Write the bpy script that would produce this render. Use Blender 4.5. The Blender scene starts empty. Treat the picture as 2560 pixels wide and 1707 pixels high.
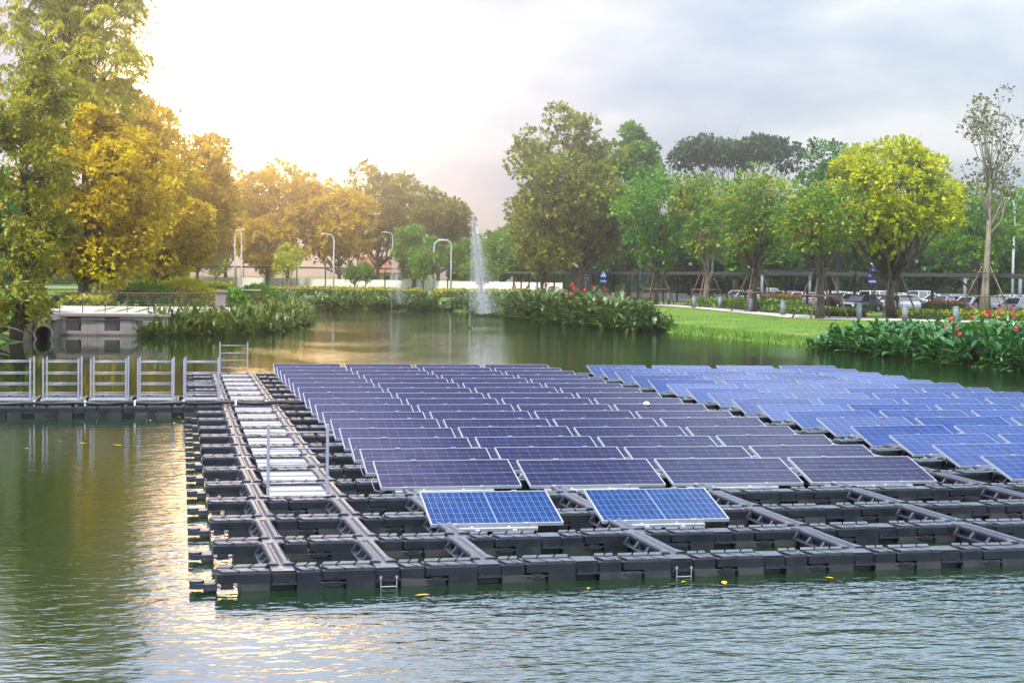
import bpy, bmesh, math, random
import numpy as np
from mathutils import Vector, Matrix
from mathutils.geometry import delaunay_2d_cdt

S = bpy.context.scene
COL = S.collection
R = math.radians
WATER = -0.485

# ------------------------------------------------------------------ camera
cd = bpy.data.cameras.new("camera")
cam = bpy.data.objects.new("camera", cd)
COL.objects.link(cam)
cd.sensor_width = 36.0
cd.lens = 55.518
cd.clip_end = 3000
r_ = Vector((0.97846296, -0.20593336, 0.014202))
u_ = Vector((-0.00542321, 0.04313126, 0.99905469))
w_ = Vector((0.20635124, 0.97761503, -0.04108552))
M = Matrix((r_, u_, -w_)).transposed().to_4x4()
M.translation = Vector((-2.6905, -22.1995, 2.6364))
cam.matrix_world = M
S.camera = cam

# ------------------------------------------------------------------ light
SUN_AZ, SUN_EL = R(226.0), R(60.0)       # veiled sun high over the viewer's left shoulder
SUN_DIR = Vector((math.sin(SUN_AZ) * math.cos(SUN_EL), math.cos(SUN_AZ) * math.cos(SUN_EL), math.sin(SUN_EL)))
sl = bpy.data.lights.new("sun", 'SUN')
sl.energy = 5.0
sl.angle = R(8.0)
sl.color = (1.0, 0.965, 0.91)
sun = bpy.data.objects.new("sun", sl)
COL.objects.link(sun)
sun.location = (-60, -80, 120)
sun.rotation_euler = SUN_DIR.to_track_quat('Z', 'Y').to_euler()

S.view_settings.view_transform = 'Standard'
S.view_settings.look = 'None'
S.view_settings.exposure = 0.62
S.view_settings.gamma = 1.0
S.render.film_transparent = False
cy = S.cycles
cy.use_denoising = True
cy.max_bounces = 6
cy.diffuse_bounces = 2
cy.glossy_bounces = 3
cy.transmission_bounces = 3
cy.transparent_max_bounces = 10
cy.volume_bounces = 0
cy.caustics_reflective = False
cy.caustics_refractive = False


class NT:
    """tiny helper for node trees"""
    def __init__(s, tree):
        s.t = tree
        s.n = tree.nodes
        s.l = tree.links

    def node(s, kind, **kw):
        n = s.n.new(kind)
        for k, v in kw.items():
            setattr(n, k, v)
        return n

    def link(s, a, b):
        s.l.new(a, b)

    def val(s, sock, v):
        if hasattr(v, 'is_output') or isinstance(v, bpy.types.NodeSocket):
            s.l.new(v, sock)
        else:
            sock.default_value = v

    def math(s, op, a, b=0.0, c=None, clamp=False):
        n = s.node('ShaderNodeMath', operation=op, use_clamp=clamp)
        s.val(n.inputs[0], a)
        s.val(n.inputs[1], b)
        if c is not None:
            s.val(n.inputs[2], c)
        return n.outputs[0]

    def vmath(s, op, a, b=(0, 0, 0)):
        n = s.node('ShaderNodeVectorMath', operation=op)
        s.val(n.inputs[0], a)
        s.val(n.inputs[1], b)
        return n.outputs['Value'] if op in ('DOT_PRODUCT', 'LENGTH', 'DISTANCE') else n.outputs[0]

    def mix(s, fac, a, b, mode='MIX'):
        n = s.node('ShaderNodeMix', data_type='RGBA', blend_type=mode)
        n.clamp_factor = True
        s.val(n.inputs[0], fac)
        s.val(n.inputs[6], a if not isinstance(a, tuple) else (*a[:3], 1))
        s.val(n.inputs[7], b if not isinstance(b, tuple) else (*b[:3], 1))
        return n.outputs[2]

    def ramp(s, fac, stops, interp='LINEAR'):
        n = s.node('ShaderNodeValToRGB')
        cr = n.color_ramp
        cr.interpolation = interp
        while len(cr.elements) < len(stops):
            cr.elements.new(0.5)
        for e, (p, c) in zip(cr.elements, stops):
            e.position = p
            e.color = (*c, 1) if len(c) == 3 else c
        s.val(n.inputs[0], fac)
        return n.outputs[0]

    def maprange(s, v, a, b, c=0.0, d=1.0, smooth=True):
        n = s.node('ShaderNodeMapRange', interpolation_type='SMOOTHSTEP' if smooth else 'LINEAR')
        s.val(n.inputs[0], v)
        for i, x in enumerate((a, b, c, d)):
            n.inputs[i + 1].default_value = x
        return n.outputs[0]

    def noise(s, vec, scale, detail=4.0, rough=0.5, dim='3D'):
        n = s.node('ShaderNodeTexNoise', noise_dimensions=dim)
        if vec is not None:
            s.link(vec, n.inputs['Vector'])
        n.inputs['Scale'].default_value = scale
        n.inputs['Detail'].default_value = detail
        n.inputs['Roughness'].default_value = rough
        return n.outputs[0]


# ------------------------------------------------------------------ world: clouded sky with an added glow
wd = bpy.data.worlds.new("World")
S.world = wd
wd.use_nodes = True
W = NT(wd.node_tree)
W.n.clear()
out = W.node('ShaderNodeOutputWorld')
bg = W.node('ShaderNodeBackground')
bg.inputs['Strength'].default_value = 0.092
W.link(bg.outputs[0], out.inputs[0])
sky = W.node('ShaderNodeTexSky', sky_type='NISHITA')
sky.sun_disc = False
sky.sun_elevation = SUN_EL
sky.sun_rotation = SUN_AZ
sky.air_density = 1.0
sky.dust_density = 2.0
tc = W.node('ShaderNodeTexCoord')
dirv = tc.outputs['Generated']
sep = W.node('ShaderNodeSeparateXYZ')
W.link(dirv, sep.inputs[0])
dx, dy, dz = sep.outputs
zz = W.math('ADD', W.math('MAXIMUM', dz, 0.0), 0.16)
comb = W.node('ShaderNodeCombineXYZ')
W.link(W.math('DIVIDE', dx, zz), comb.inputs[0])
W.link(W.math('DIVIDE', dy, zz), comb.inputs[1])
cl1 = W.noise(comb.outputs[0], 0.85, 5.0, 0.52)
stretch = W.node('ShaderNodeMapping')
W.link(dirv, stretch.inputs[0])
stretch.inputs['Scale'].default_value = (1.0, 1.0, 2.4)
stretch.inputs['Location'].default_value = (0.31, 0.0, 0.17)
cl2 = W.noise(stretch.outputs[0], 6.5, 5.0, 0.55)
cl = W.math('ADD', W.math('MULTIPLY', cl1, 0.5), W.math('MULTIPLY', cl2, 0.5))
cloud = W.ramp(cl, [(0.39, (3.4, 4.5, 6.1)), (0.46, (4.5, 5.3, 6.5)), (0.53, (5.8, 6.4, 7.1)), (0.61, (7.8, 8.0, 8.2))])
base = W.mix(0.93, sky.outputs[0], cloud)
# broken bright cloud higher up: what the tilted panels mirror
pat = W.noise(comb.outputs[0], 2.6, 3.0, 0.5)
pat = W.maprange(pat, 0.45, 0.64, 0.42, 1.75)
patm = W.math('MULTIPLY', W.maprange(dz, 0.40, 0.50), W.maprange(dz, 0.86, 0.72))
pcol = W.node('ShaderNodeCombineXYZ')
for i_ in range(3):
    W.link(pat, pcol.inputs[i_])
base = W.mix(patm, base, W.mix(1.0, base, pcol.outputs[0], 'MULTIPLY'))
# side of the sky: pinkish to the left of the view, clean to the right
azr = W.math('DIVIDE', dx, W.math('ADD', W.math('ABSOLUTE', dy), 0.05))
left = W.maprange(azr, 0.48, -0.10)
front = W.maprange(dy, -0.2, 0.5)
lefth = W.math('MULTIPLY', left, front)
high = W.maprange(dz, 0.10, 0.45)
base = W.mix(W.math('MULTIPLY', lefth, 0.75), base, W.mix(1.0, base, (1.09, 0.96, 1.03), 'MULTIPLY'))
# unseen bright band added above the picture for the water to mirror
midel = W.math('MULTIPLY', W.maprange(dz, 0.19, 0.27), W.maprange(dz, 0.50, 0.40))
base = W.mix(midel, base, W.mix(1.0, base, (3.5, 3.9, 4.3), 'MULTIPLY'))
hl = W.math('MULTIPLY', lefth, W.maprange(dz, 0.38, 0.48))  # pink added to the unseen left sky, mirrored as mauve sheen
base = W.mix(hl, base, W.mix(1.0, base, (1.30, 1.02, 1.14), 'MULTIPLY'))
# unseen sky overhead and behind the viewer brightened as fill light
behind = W.maprange(dy, 0.35, -0.5)
base = W.mix(behind, base, W.mix(1.0, base, (1.3, 1.28, 1.22), 'MULTIPLY'))
zen = W.maprange(dz, 0.58, 0.85)
base = W.mix(W.math('MULTIPLY', zen, W.math('SUBTRACT', 1.0, behind)), base, W.mix(1.0, base, (1.3, 1.28, 1.22), 'MULTIPLY'))
# glow added to the sky low ahead, imitating a flare left of the middle
GLOW = (math.sin(R(2.6)) * math.cos(R(6.8)), math.cos(R(2.6)) * math.cos(R(6.8)), math.sin(R(6.8)))
sd = W.vmath('DOT_PRODUCT', dirv, GLOW)
ang = W.math('MULTIPLY', W.math('ARCCOSINE', W.math('MINIMUM', sd, 1.0)), 57.2958)
def lobe(width, power=2.0):
    q = W.math('POWER', W.math('DIVIDE', ang, width), power)
    return W.math('EXPONENT', W.math('MULTIPLY', q, -1.0))
g1 = W.mix(1.0, (135.0, 84.0, 34.0), lobe(3.2), 'MULTIPLY')
g2 = W.mix(1.0, (3.4, 2.5, 1.9), lobe(7.5), 'MULTIPLY')
base = W.mix(1.0, base, g1, 'ADD')
base = W.mix(1.0, base, g2, 'ADD')
W.link(base, bg.inputs[0])


# ------------------------------------------------------------------ materials
MATS = {}

def newmat(name):
    m = bpy.data.materials.new(name)
    m.use_nodes = True
    MATS[name] = m
    t = NT(m.node_tree)
    return m, t, t.n['Principled BSDF']

def simple(name, col, rough=0.5, metal=0.0, spec=0.5, noise=0.15, scale=3.0, bump=0.0, bscale=40.0, coord='Object'):
    m, t, p = newmat(name)
    tcn = t.node('ShaderNodeTexCoord')
    n = t.noise(tcn.outputs[coord], scale, 5.0, 0.6)
    lo = tuple(c * (1 - noise) for c in col)
    hi = tuple(min(1, c * (1 + noise)) for c in col)
    t.link(t.ramp(n, [(0.3, lo), (0.7, hi)]), p.inputs['Base Color'])
    p.inputs['Metallic'].default_value = metal
    p.inputs['Specular IOR Level'].default_value = spec
    t.link(t.maprange(n, 0.2, 0.8, max(0.02, rough - 0.08), min(1, rough + 0.08)), p.inputs['Roughness'])
    if bump:
        b = t.node('ShaderNodeBump')
        b.inputs['Strength'].default_value = 1.0
        b.inputs['Distance'].default_value = bump
        t.link(t.noise(tcn.outputs[coord], bscale, 3.0, 0.6), b.inputs['Height'])
        t.link(b.outputs[0], p.inputs['Normal'])
    return m

def leafmat(name, c1, c2, c3, trans=0.35, rough=0.45, clump=0.35, spec=0.4):
    """foliage: every leaf its own shade, clumps of younger and older leaves, light passing through"""
    m, t, p = newmat(name)
    geo = t.node('ShaderNodeNewGeometry')
    tcn = t.node('ShaderNodeTexCoord')
    n = t.noise(tcn.outputs['Object'], clump, 2.0, 0.5)
    f = t.math('ADD', t.math('MULTIPLY', geo.outputs['Random Per Island'], 0.6),
               t.math('MULTIPLY', t.maprange(n, 0.32, 0.68), 0.4))
    col = t.ramp(f, [(0.0, c1), (0.5, c2), (1.0, c3)])
    t.link(col, p.inputs['Base Color'])
    p.inputs['Roughness'].default_value = rough
    p.inputs['Specular IOR Level'].default_value = spec
    tr = t.node('ShaderNodeBsdfTranslucent')
    tcol = t.mix(1.0, col, (1.5, 1.35, 0.5), 'MULTIPLY')
    t.link(tcol, tr.inputs[0])
    mx = t.node('ShaderNodeMixShader')
    mx.inputs[0].default_value = trans
    t.link(p.outputs[0], mx.inputs[1])
    t.link(tr.outputs[0], mx.inputs[2])
    t.link(mx.outputs[0], t.n['Material Output'].inputs[0])
    return m

M_ = MATS

def float_plastic():
    # black polyethylene, painted lighter on the deck, with a chalky line of dried scum above the water
    m, t, p = newmat('black_plastic')
    geo = t.node('ShaderNodeNewGeometry')
    s = t.node('ShaderNodeSeparateXYZ')
    t.link(geo.outputs['Position'], s.inputs[0])
    n = t.noise(geo.outputs['Position'], 5.0, 5.0, 0.65)
    n2 = t.noise(geo.outputs['Position'], 1.1, 3.0, 0.6)
    col = t.ramp(n, [(0.3, (0.008, 0.011, 0.017)), (0.7, (0.016, 0.020, 0.029))])
    z = t.math('ADD', s.outputs[2], t.math('MULTIPLY', n, 0.05))
    line = t.math('MULTIPLY', t.maprange(z, -0.372, -0.385), t.maprange(n2, 0.38, 0.62))
    col = t.mix(t.math('MULTIPLY', line, 0.8), col, (0.060, 0.062, 0.062))
    green = t.maprange(z, -0.442, -0.462)
    col = t.mix(t.math('MULTIPLY', green, 0.8), col, (0.020, 0.026, 0.012))
    # upward deck faces lightened in patches, sky light put into the colour
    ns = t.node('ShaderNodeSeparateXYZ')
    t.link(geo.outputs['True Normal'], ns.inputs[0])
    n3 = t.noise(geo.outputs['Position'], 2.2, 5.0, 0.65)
    deck_light = t.math('MULTIPLY', t.maprange(ns.outputs[2], 0.7, 0.95), t.maprange(n3, 0.25, 0.75, 0.45, 1.0))
    col = t.mix(deck_light, col, (0.040, 0.047, 0.062))
    t.link(col, p.inputs['Base Color'])
    p.inputs['Specular IOR Level'].default_value = 0.36
    t.link(t.maprange(n, 0.25, 0.75, 0.28, 0.46), p.inputs['Roughness'])
    b = t.node('ShaderNodeBump')
    b.inputs['Distance'].default_value = 0.003
    t.link(t.noise(geo.outputs['Position'], 14.0, 3.0, 0.6), b.inputs['Height'])
    t.link(b.outputs[0], p.inputs['Normal'])
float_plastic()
simple('grey_plastic', (0.021, 0.026, 0.038), 0.36, spec=0.42, noise=0.25, scale=5, bump=0.002, bscale=22)
simple('dark_gap', (0.008, 0.008, 0.010), 0.7, noise=0.2)
simple('aluminium', (0.42, 0.45, 0.50), 0.42, metal=0.35, noise=0.08)
simple('panel_frame', (0.36, 0.385, 0.44), 0.35, metal=0.15, noise=0.05)
simple('white_plank', (0.24, 0.255, 0.30), 0.45, noise=0.10, scale=2)
simple('galvanised', (0.29, 0.295, 0.37), 0.42, metal=0.2, noise=0.08)
simple('black_rubber', (0.018, 0.017, 0.019), 0.5, noise=0.2)
simple('white_plastic', (0.8, 0.8, 0.8), 0.4, noise=0.04)
simple('algae_wood', (0.17, 0.12, 0.06), 0.7, noise=0.4, scale=12)
simple('bark_dark', (0.075, 0.058, 0.045), 0.85, noise=0.45, scale=2.5, bump=0.03, bscale=6)
simple('bark_pale', (0.26, 0.22, 0.17), 0.85, noise=0.35, scale=2.5, bump=0.02, bscale=6)
simple('stake_wood', (0.16, 0.105, 0.075), 0.8, noise=0.35, scale=4)
simple('concrete', (0.24, 0.21, 0.20), 0.8, noise=0.22, scale=1.2, bump=0.01, bscale=8)
simple('coping', (0.20, 0.17, 0.16), 0.75, noise=0.2, scale=1.5)
simple('wet_concrete', (0.10, 0.09, 0.075), 0.5, noise=0.3, scale=2)
simple('paving', (0.42, 0.38, 0.36), 0.8, noise=0.15, scale=0.8)
simple('asphalt', (0.06, 0.06, 0.062), 0.85, noise=0.25, scale=0.5)
simple('white_wall', (0.74, 0.70, 0.66), 0.8, noise=0.08, scale=0.3)
simple('red_tile', (0.30, 0.115, 0.075), 0.8, noise=0.25, scale=1.5)
simple('dark_steel', (0.030, 0.028, 0.032), 0.5, noise=0.2)
simple('roof_sheet', (0.052, 0.048, 0.056), 0.45, noise=0.2, scale=0.3)
simple('lamp_white', (0.55, 0.55, 0.58), 0.4, noise=0.05)
simple('bollard_grey', (0.14, 0.16, 0.19), 0.6, noise=0.08)
simple('sign_blue', (0.022, 0.045, 0.30), 0.4, noise=0.06)
simple('sign_white', (0.78, 0.78, 0.78), 0.45, noise=0.03)
simple('sign_black', (0.012, 0.012, 0.012), 0.5, noise=0.03)
simple('car_glass', (0.015, 0.020, 0.026), 0.06, spec=0.8, noise=0.1)
simple('tyre', (0.014, 0.014, 0.014), 0.8, noise=0.2)
simple('wheel_rim', (0.45, 0.46, 0.48), 0.3, metal=0.6, noise=0.05)
simple('tail_red', (0.45, 0.012, 0.012), 0.25, noise=0.05)
simple('headlamp', (0.75, 0.77, 0.8), 0.12, noise=0.03)
simple('orange_cloth', (0.80, 0.14, 0.025), 0.7, noise=0.12)
simple('motor_blue', (0.03, 0.10, 0.42), 0.3, noise=0.08)
simple('pipe_concrete', (0.30, 0.24, 0.20), 0.85, noise=0.25, scale=4)
simple('rust_fence', (0.13, 0.055, 0.045), 0.6, noise=0.2)
simple('yellow_leaf', (0.62, 0.42, 0.02), 0.5, noise=0.25, scale=20)
simple('flower_pink', (0.78, 0.045, 0.10), 0.5, noise=0.25, scale=9)
simple('flower_red', (0.72, 0.05, 0.03), 0.5, noise=0.25, scale=9)
simple('hair', (0.012, 0.010, 0.009), 0.5, noise=0.1)

leafmat('leaf_deep', (0.014, 0.078, 0.020), (0.045, 0.165, 0.032), (0.13, 0.31, 0.06), 0.32)
leafmat('leaf_mid', (0.028, 0.120, 0.012), (0.090, 0.25, 0.022), (0.23, 0.40, 0.05), 0.36)
leafmat('leaf_olive', (0.060, 0.085, 0.006), (0.17, 0.19, 0.014), (0.36, 0.33, 0.03), 0.36)
leafmat('leaf_brownish', (0.045, 0.095, 0.008), (0.17, 0.225, 0.018), (0.40, 0.36, 0.03), 0.34)
leafmat('leaf_spotted', (0.034, 0.120, 0.012), (0.12, 0.27, 0.020), (0.48, 0.38, 0.02), 0.34)
leafmat('leaf_yellow', (0.075, 0.20, 0.003), (0.37, 0.43, 0.003), (0.68, 0.64, 0.004), 0.34, clump=0.8)
leafmat('leaf_lime', (0.055, 0.15, 0.012), (0.11, 0.24, 0.018), (0.19, 0.32, 0.03), 0.42)
leafmat('leaf_dark', (0.010, 0.036, 0.014), (0.026, 0.072, 0.024), (0.065, 0.125, 0.036), 0.25)
leafmat('leaf_gold', (0.20, 0.14, 0.004), (0.42, 0.30, 0.008), (0.62, 0.50, 0.015), 0.5)  # warm sky glow put into the leaf colour as gold
leafmat('leaf_glow_tint_amber', (0.17, 0.125, 0.002), (0.46, 0.35, 0.005), (0.72, 0.64, 0.012), 0.5)  # green-yellow leaves painted amber to carry the warm glow
leafmat('leaf_feather', (0.19, 0.21, 0.014), (0.38, 0.38, 0.025), (0.58, 0.56, 0.06), 0.5)
leafmat('leaf_bank', (0.085, 0.100, 0.008), (0.24, 0.25, 0.018), (0.50, 0.48, 0.06), 0.42)
leafmat('leaf_dry', (0.055, 0.055, 0.022), (0.10, 0.115, 0.032), (0.17, 0.22, 0.04), 0.25)
leafmat('canna_leaf', (0.014, 0.075, 0.024), (0.034, 0.14, 0.040), (0.085, 0.23, 0.055), 0.22, rough=0.34, clump=0.6, spec=0.6)
leafmat('canna_olive', (0.026, 0.070, 0.020), (0.055, 0.125, 0.032), (0.13, 0.19, 0.045), 0.25, rough=0.36, clump=0.5, spec=0.5)
leafmat('reed_leaf', (0.030, 0.070, 0.012), (0.070, 0.125, 0.020), (0.16, 0.19, 0.04), 0.3, rough=0.4, clump=0.5)
leafmat('hedge_yellow', (0.15, 0.18, 0.008), (0.28, 0.30, 0.012), (0.42, 0.40, 0.02), 0.3)
leafmat('hedge_green', (0.05, 0.11, 0.012), (0.10, 0.19, 0.02), (0.19, 0.28, 0.03), 0.3)
leafmat('hedge_orange', (0.10, 0.10, 0.012), (0.30, 0.11, 0.012), (0.55, 0.15, 0.015), 0.3)
leafmat('grass_blade', (0.055, 0.13, 0.012), (0.10, 0.22, 0.018), (0.17, 0.28, 0.03), 0.35)


def make_water():
    m, t, p = newmat('water')
    tcn = t.node('ShaderNodeTexCoord')
    o = tcn.outputs['Object']
    p.inputs['Base Color'].default_value = (0.007, 0.021, 0.009, 1)
    p.inputs['Roughness'].default_value = 0.04
    p.inputs['IOR'].default_value = 1.33
    p.inputs['Specular IOR Level'].default_value = 0.5
    def mapped(sx, sy, rot):
        n = t.node('ShaderNodeMapping')
        t.link(o, n.inputs[0])
        n.inputs['Scale'].default_value = (sx, sy, 1)
        n.inputs['Rotation'].default_value = (0, 0, R(rot))
        return n.outputs[0]
    a = t.noise(mapped(1.0, 2.0, 8), 2.6, 2.5, 0.55)
    b = t.noise(mapped(1.0, 1.7, -14), 6.5, 2.0, 0.5)
    c = t.noise(mapped(1.0, 1.4, 3), 0.9, 2.0, 0.5)
    h = t.math('ADD', t.math('MULTIPLY', a, 1.0), t.math('ADD', t.math('MULTIPLY', b, 0.35), t.math('MULTIPLY', c, 0.9)))
    # cat's paws: calmer water by the pier on the left and on the far pond, ruffled in front
    s = t.node('ShaderNodeSeparateXYZ')
    t.link(o, s.inputs[0])
    patch = t.noise(mapped(1.0, 0.6, 10), 0.16, 2.0, 0.5)
    near = t.maprange(s.outputs[1], 30.0, -2.0, 0.16, 1.0)
    lft = t.maprange(s.outputs[0], -5.5, 5.0, 0.10, 1.0)
    amp = t.math('MULTIPLY', t.math('MULTIPLY', near, lft), t.maprange(patch, 0.32, 0.66, 0.40, 1.2))
    bp = t.node('ShaderNodeBump')
    bp.inputs['Strength'].default_value = 1.0
    t.link(t.math('MULTIPLY', amp, 0.046), bp.inputs['Distance'])
    t.link(h, bp.inputs['Height'])
    t.link(bp.outputs[0], p.inputs['Normal'])
make_water()


def make_lawn():
    m, t, p = newmat('lawn')
    tcn = t.node('ShaderNodeTexCoord')
    o = tcn.outputs['Object']
    n1 = t.noise(o, 0.35, 4.0, 0.6)
    n2 = t.noise(o, 6.0, 4.0, 0.7)
    g = t.ramp(n1, [(0.3, (0.085, 0.17, 0.018)), (0.55, (0.13, 0.235, 0.022)), (0.75, (0.19, 0.26, 0.04))])
    g = t.mix(t.math('MULTIPLY', n2, 0.6), g, (0.05, 0.11, 0.014))
    n3 = t.noise(o, 0.22, 3.0, 0.6)
    g = t.mix(t.maprange(n3, 0.63, 0.70), g, (0.27, 0.20, 0.11))
    t.link(g, p.inputs['Base Color'])
    p.inputs['Roughness'].default_value = 0.8
    p.inputs['Specular IOR Level'].default_value = 0.2
    b = t.node('ShaderNodeBump')
    b.inputs['Distance'].default_value = 0.05
    t.link(n2, b.inputs['Height'])
    t.link(b.outputs[0], p.inputs['Normal'])
make_lawn()


def make_cells(name, L, Wd, nx, ny, base, alt, line, lw, midv=0.0, midh=0.0, dots=False, tint=0.25):
    """solar glass: cells of silicon parted by thin silver lines, laid out in metres of the panel's own plane"""
    m, t, p = newmat(name)
    tcn = t.node('ShaderNodeTexCoord')
    s = t.node('ShaderNodeSeparateXYZ')
    t.link(tcn.outputs['Object'], s.inputs[0])
    x, y = s.outputs[0], s.outputs[1]
    def lines(v, pitch, width):
        f = t.math('FRACT', t.math('ADD', t.math('DIVIDE', v, pitch), 0.5))
        d = t.math('MULTIPLY', t.math('ABSOLUTE', t.math('SUBTRACT', f, 0.5)), pitch)
        return t.math('LESS_THAN', d, width)
    px, py = L / nx, Wd / ny
    lx = lines(x, px, lw)
    ly = lines(y, py, lw)
    if dots:
        # mono cells: cut corners leave small bright diamonds along the row lines
        fx = t.math('FRACT', t.math('ADD', t.math('DIVIDE', x, px), 0.5))
        ddx = t.math('MULTIPLY', t.math('ABSOLUTE', t.math('SUBTRACT', fx, 0.5)), px)
        fy = t.math('FRACT', t.math('ADD', t.math('DIVIDE', y, py), 0.5))
        ddy = t.math('MULTIPLY', t.math('ABSOLUTE', t.math('SUBTRACT', fy, 0.5)), py)
        dia = t.math('LESS_THAN', t.math('ADD', ddx, ddy), 0.010)
        mask = t.math('MAXIMUM', dia, t.math('MULTIPLY', ly, 0.55))
        mask = t.math('MAXIMUM', mask, t.math('MULTIPLY', lx, 0.10))
    else:
        mask = t.math('MAXIMUM', lx, ly)
    if midh:
        mask = t.math('MAXIMUM', mask, t.math('LESS_THAN', t.math('ABSOLUTE', t.math('SUBTRACT', y, Wd / 2)), midh))
    if midv:
        mask = t.math('MAXIMUM', mask, t.math('LESS_THAN', t.math('ABSOLUTE', t.math('SUBTRACT', x, L / 2)), midv))
    # each cell a slightly different blue
    cxn = t.node('ShaderNodeCombineXYZ')
    t.link(t.math('FLOOR', t.math('DIVIDE', x, px)), cxn.inputs[0])
    t.link(t.math('FLOOR', t.math('DIVIDE', y, py)), cxn.inputs[1])
    oi = t.node('ShaderNodeObjectInfo')
    t.link(oi.outputs['Random'], cxn.inputs[2])
    wn = t.node('ShaderNodeTexWhiteNoise')
    t.link(cxn.outputs[0], wn.inputs[0])
    cc = t.mix(t.math('MULTIPLY', wn.outputs[0], 0.8), base, alt)
    cc = t.mix(t.math('MULTIPLY', oi.outputs['Random'], tint), cc, alt)
    cc = t.mix(mask, cc, line)
    # dust film, thicker towards the lower edge where rain leaves it, and a few specks
    film = t.noise(tcn.outputs['Object'], 3.5, 5.0, 0.7)
    low = t.maprange(y, 0.22, 0.0, 0.10, 0.75)
    cc = t.mix(t.math('MULTIPLY', t.math('MULTIPLY', t.maprange(film, 0.35, 0.8), low), 0.28), cc, (0.20, 0.20, 0.20))
    t.link(cc, p.inputs['Base Color'])
    p.inputs['Roughness'].default_value = 0.09
    p.inputs['IOR'].default_value = 1.45
    p.inputs['Specular IOR Level'].default_value = 0.27
    dust = t.noise(tcn.outputs['Object'], 2.5, 4.0, 0.6)
    t.link(t.maprange(dust, 0.3, 0.8, 0.06, 0.16), p.inputs['Roughness'])
    return m

SL, SW = 1.956, 0.992                    # silver panel
BL, BW = 1.828, 0.992                    # blue panel of the right block
FL, FW = 1.600, 0.990                    # the two small blue panels in front
make_cells('mono_cells', SL, SW, 12, 6, (0.009, 0.012, 0.048), (0.016, 0.021, 0.076), (0.22, 0.24, 0.31), 0.003, midh=0.005, dots=True)
make_cells('poly_cells', BL, BW, 10, 6, (0.001, 0.018, 0.105), (0.003, 0.038, 0.185), (0.10, 0.14, 0.29), 0.0042, tint=0.8)
make_cells('split_cells', FL, FW, 20, 6, (0.003, 0.024, 0.105), (0.006, 0.044, 0.175), (0.16, 0.22, 0.34), 0.0026, midv=0.009)


def car_paint():
    m, t, p = newmat('car_paint')
    oi = t.node('ShaderNodeObjectInfo')
    t.link(oi.outputs['Color'], p.inputs['Base Color'])
    p.inputs['Metallic'].default_value = 0.25
    p.inputs['Roughness'].default_value = 0.3
    p.inputs['Coat Weight'].default_value = 0.8
    p.inputs['Coat Roughness'].default_value = 0.05
car_paint()


def spray_mat():
    m, t, p = newmat('spray')
    p.inputs['Base Color'].default_value = (0.9, 0.92, 0.95, 1)
    p.inputs['Roughness'].default_value = 0.2
    tr = t.node('ShaderNodeBsdfTransparent')
    tl = t.node('ShaderNodeBsdfTranslucent')
    tl.inputs[0].default_value = (0.95, 0.96, 0.98, 1)
    a = t.node('ShaderNodeMixShader')
    a.inputs[0].default_value = 0.5
    t.link(p.outputs[0], a.inputs[1])
    t.link(tl.outputs[0], a.inputs[2])
    b = t.node('ShaderNodeMixShader')
    b.inputs[0].default_value = 0.11
    t.link(tr.outputs[0], b.inputs[1])
    t.link(a.outputs[0], b.inputs[2])
    t.link(b.outputs[0], t.n['Material Output'].inputs[0])
spray_mat()


def cloth_mat(name, bands):
    """clothing by height on the body: list of (z from, colour)"""
    m, t, p = newmat(name)
    tcn = t.node('ShaderNodeTexCoord')
    s = t.node('ShaderNodeSeparateXYZ')
    t.link(tcn.outputs['Object'], s.inputs[0])
    top = bands[-1][0] + 1.0
    col = t.ramp(t.math('DIVIDE', s.outputs[2], top), [(max(0.0, z / top), c) for z, c in bands], 'CONSTANT')
    t.link(col, p.inputs['Base Color'])
    p.inputs['Roughness'].default_value = 0.8
    return m
SKIN = (0.42, 0.23, 0.15)


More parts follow.
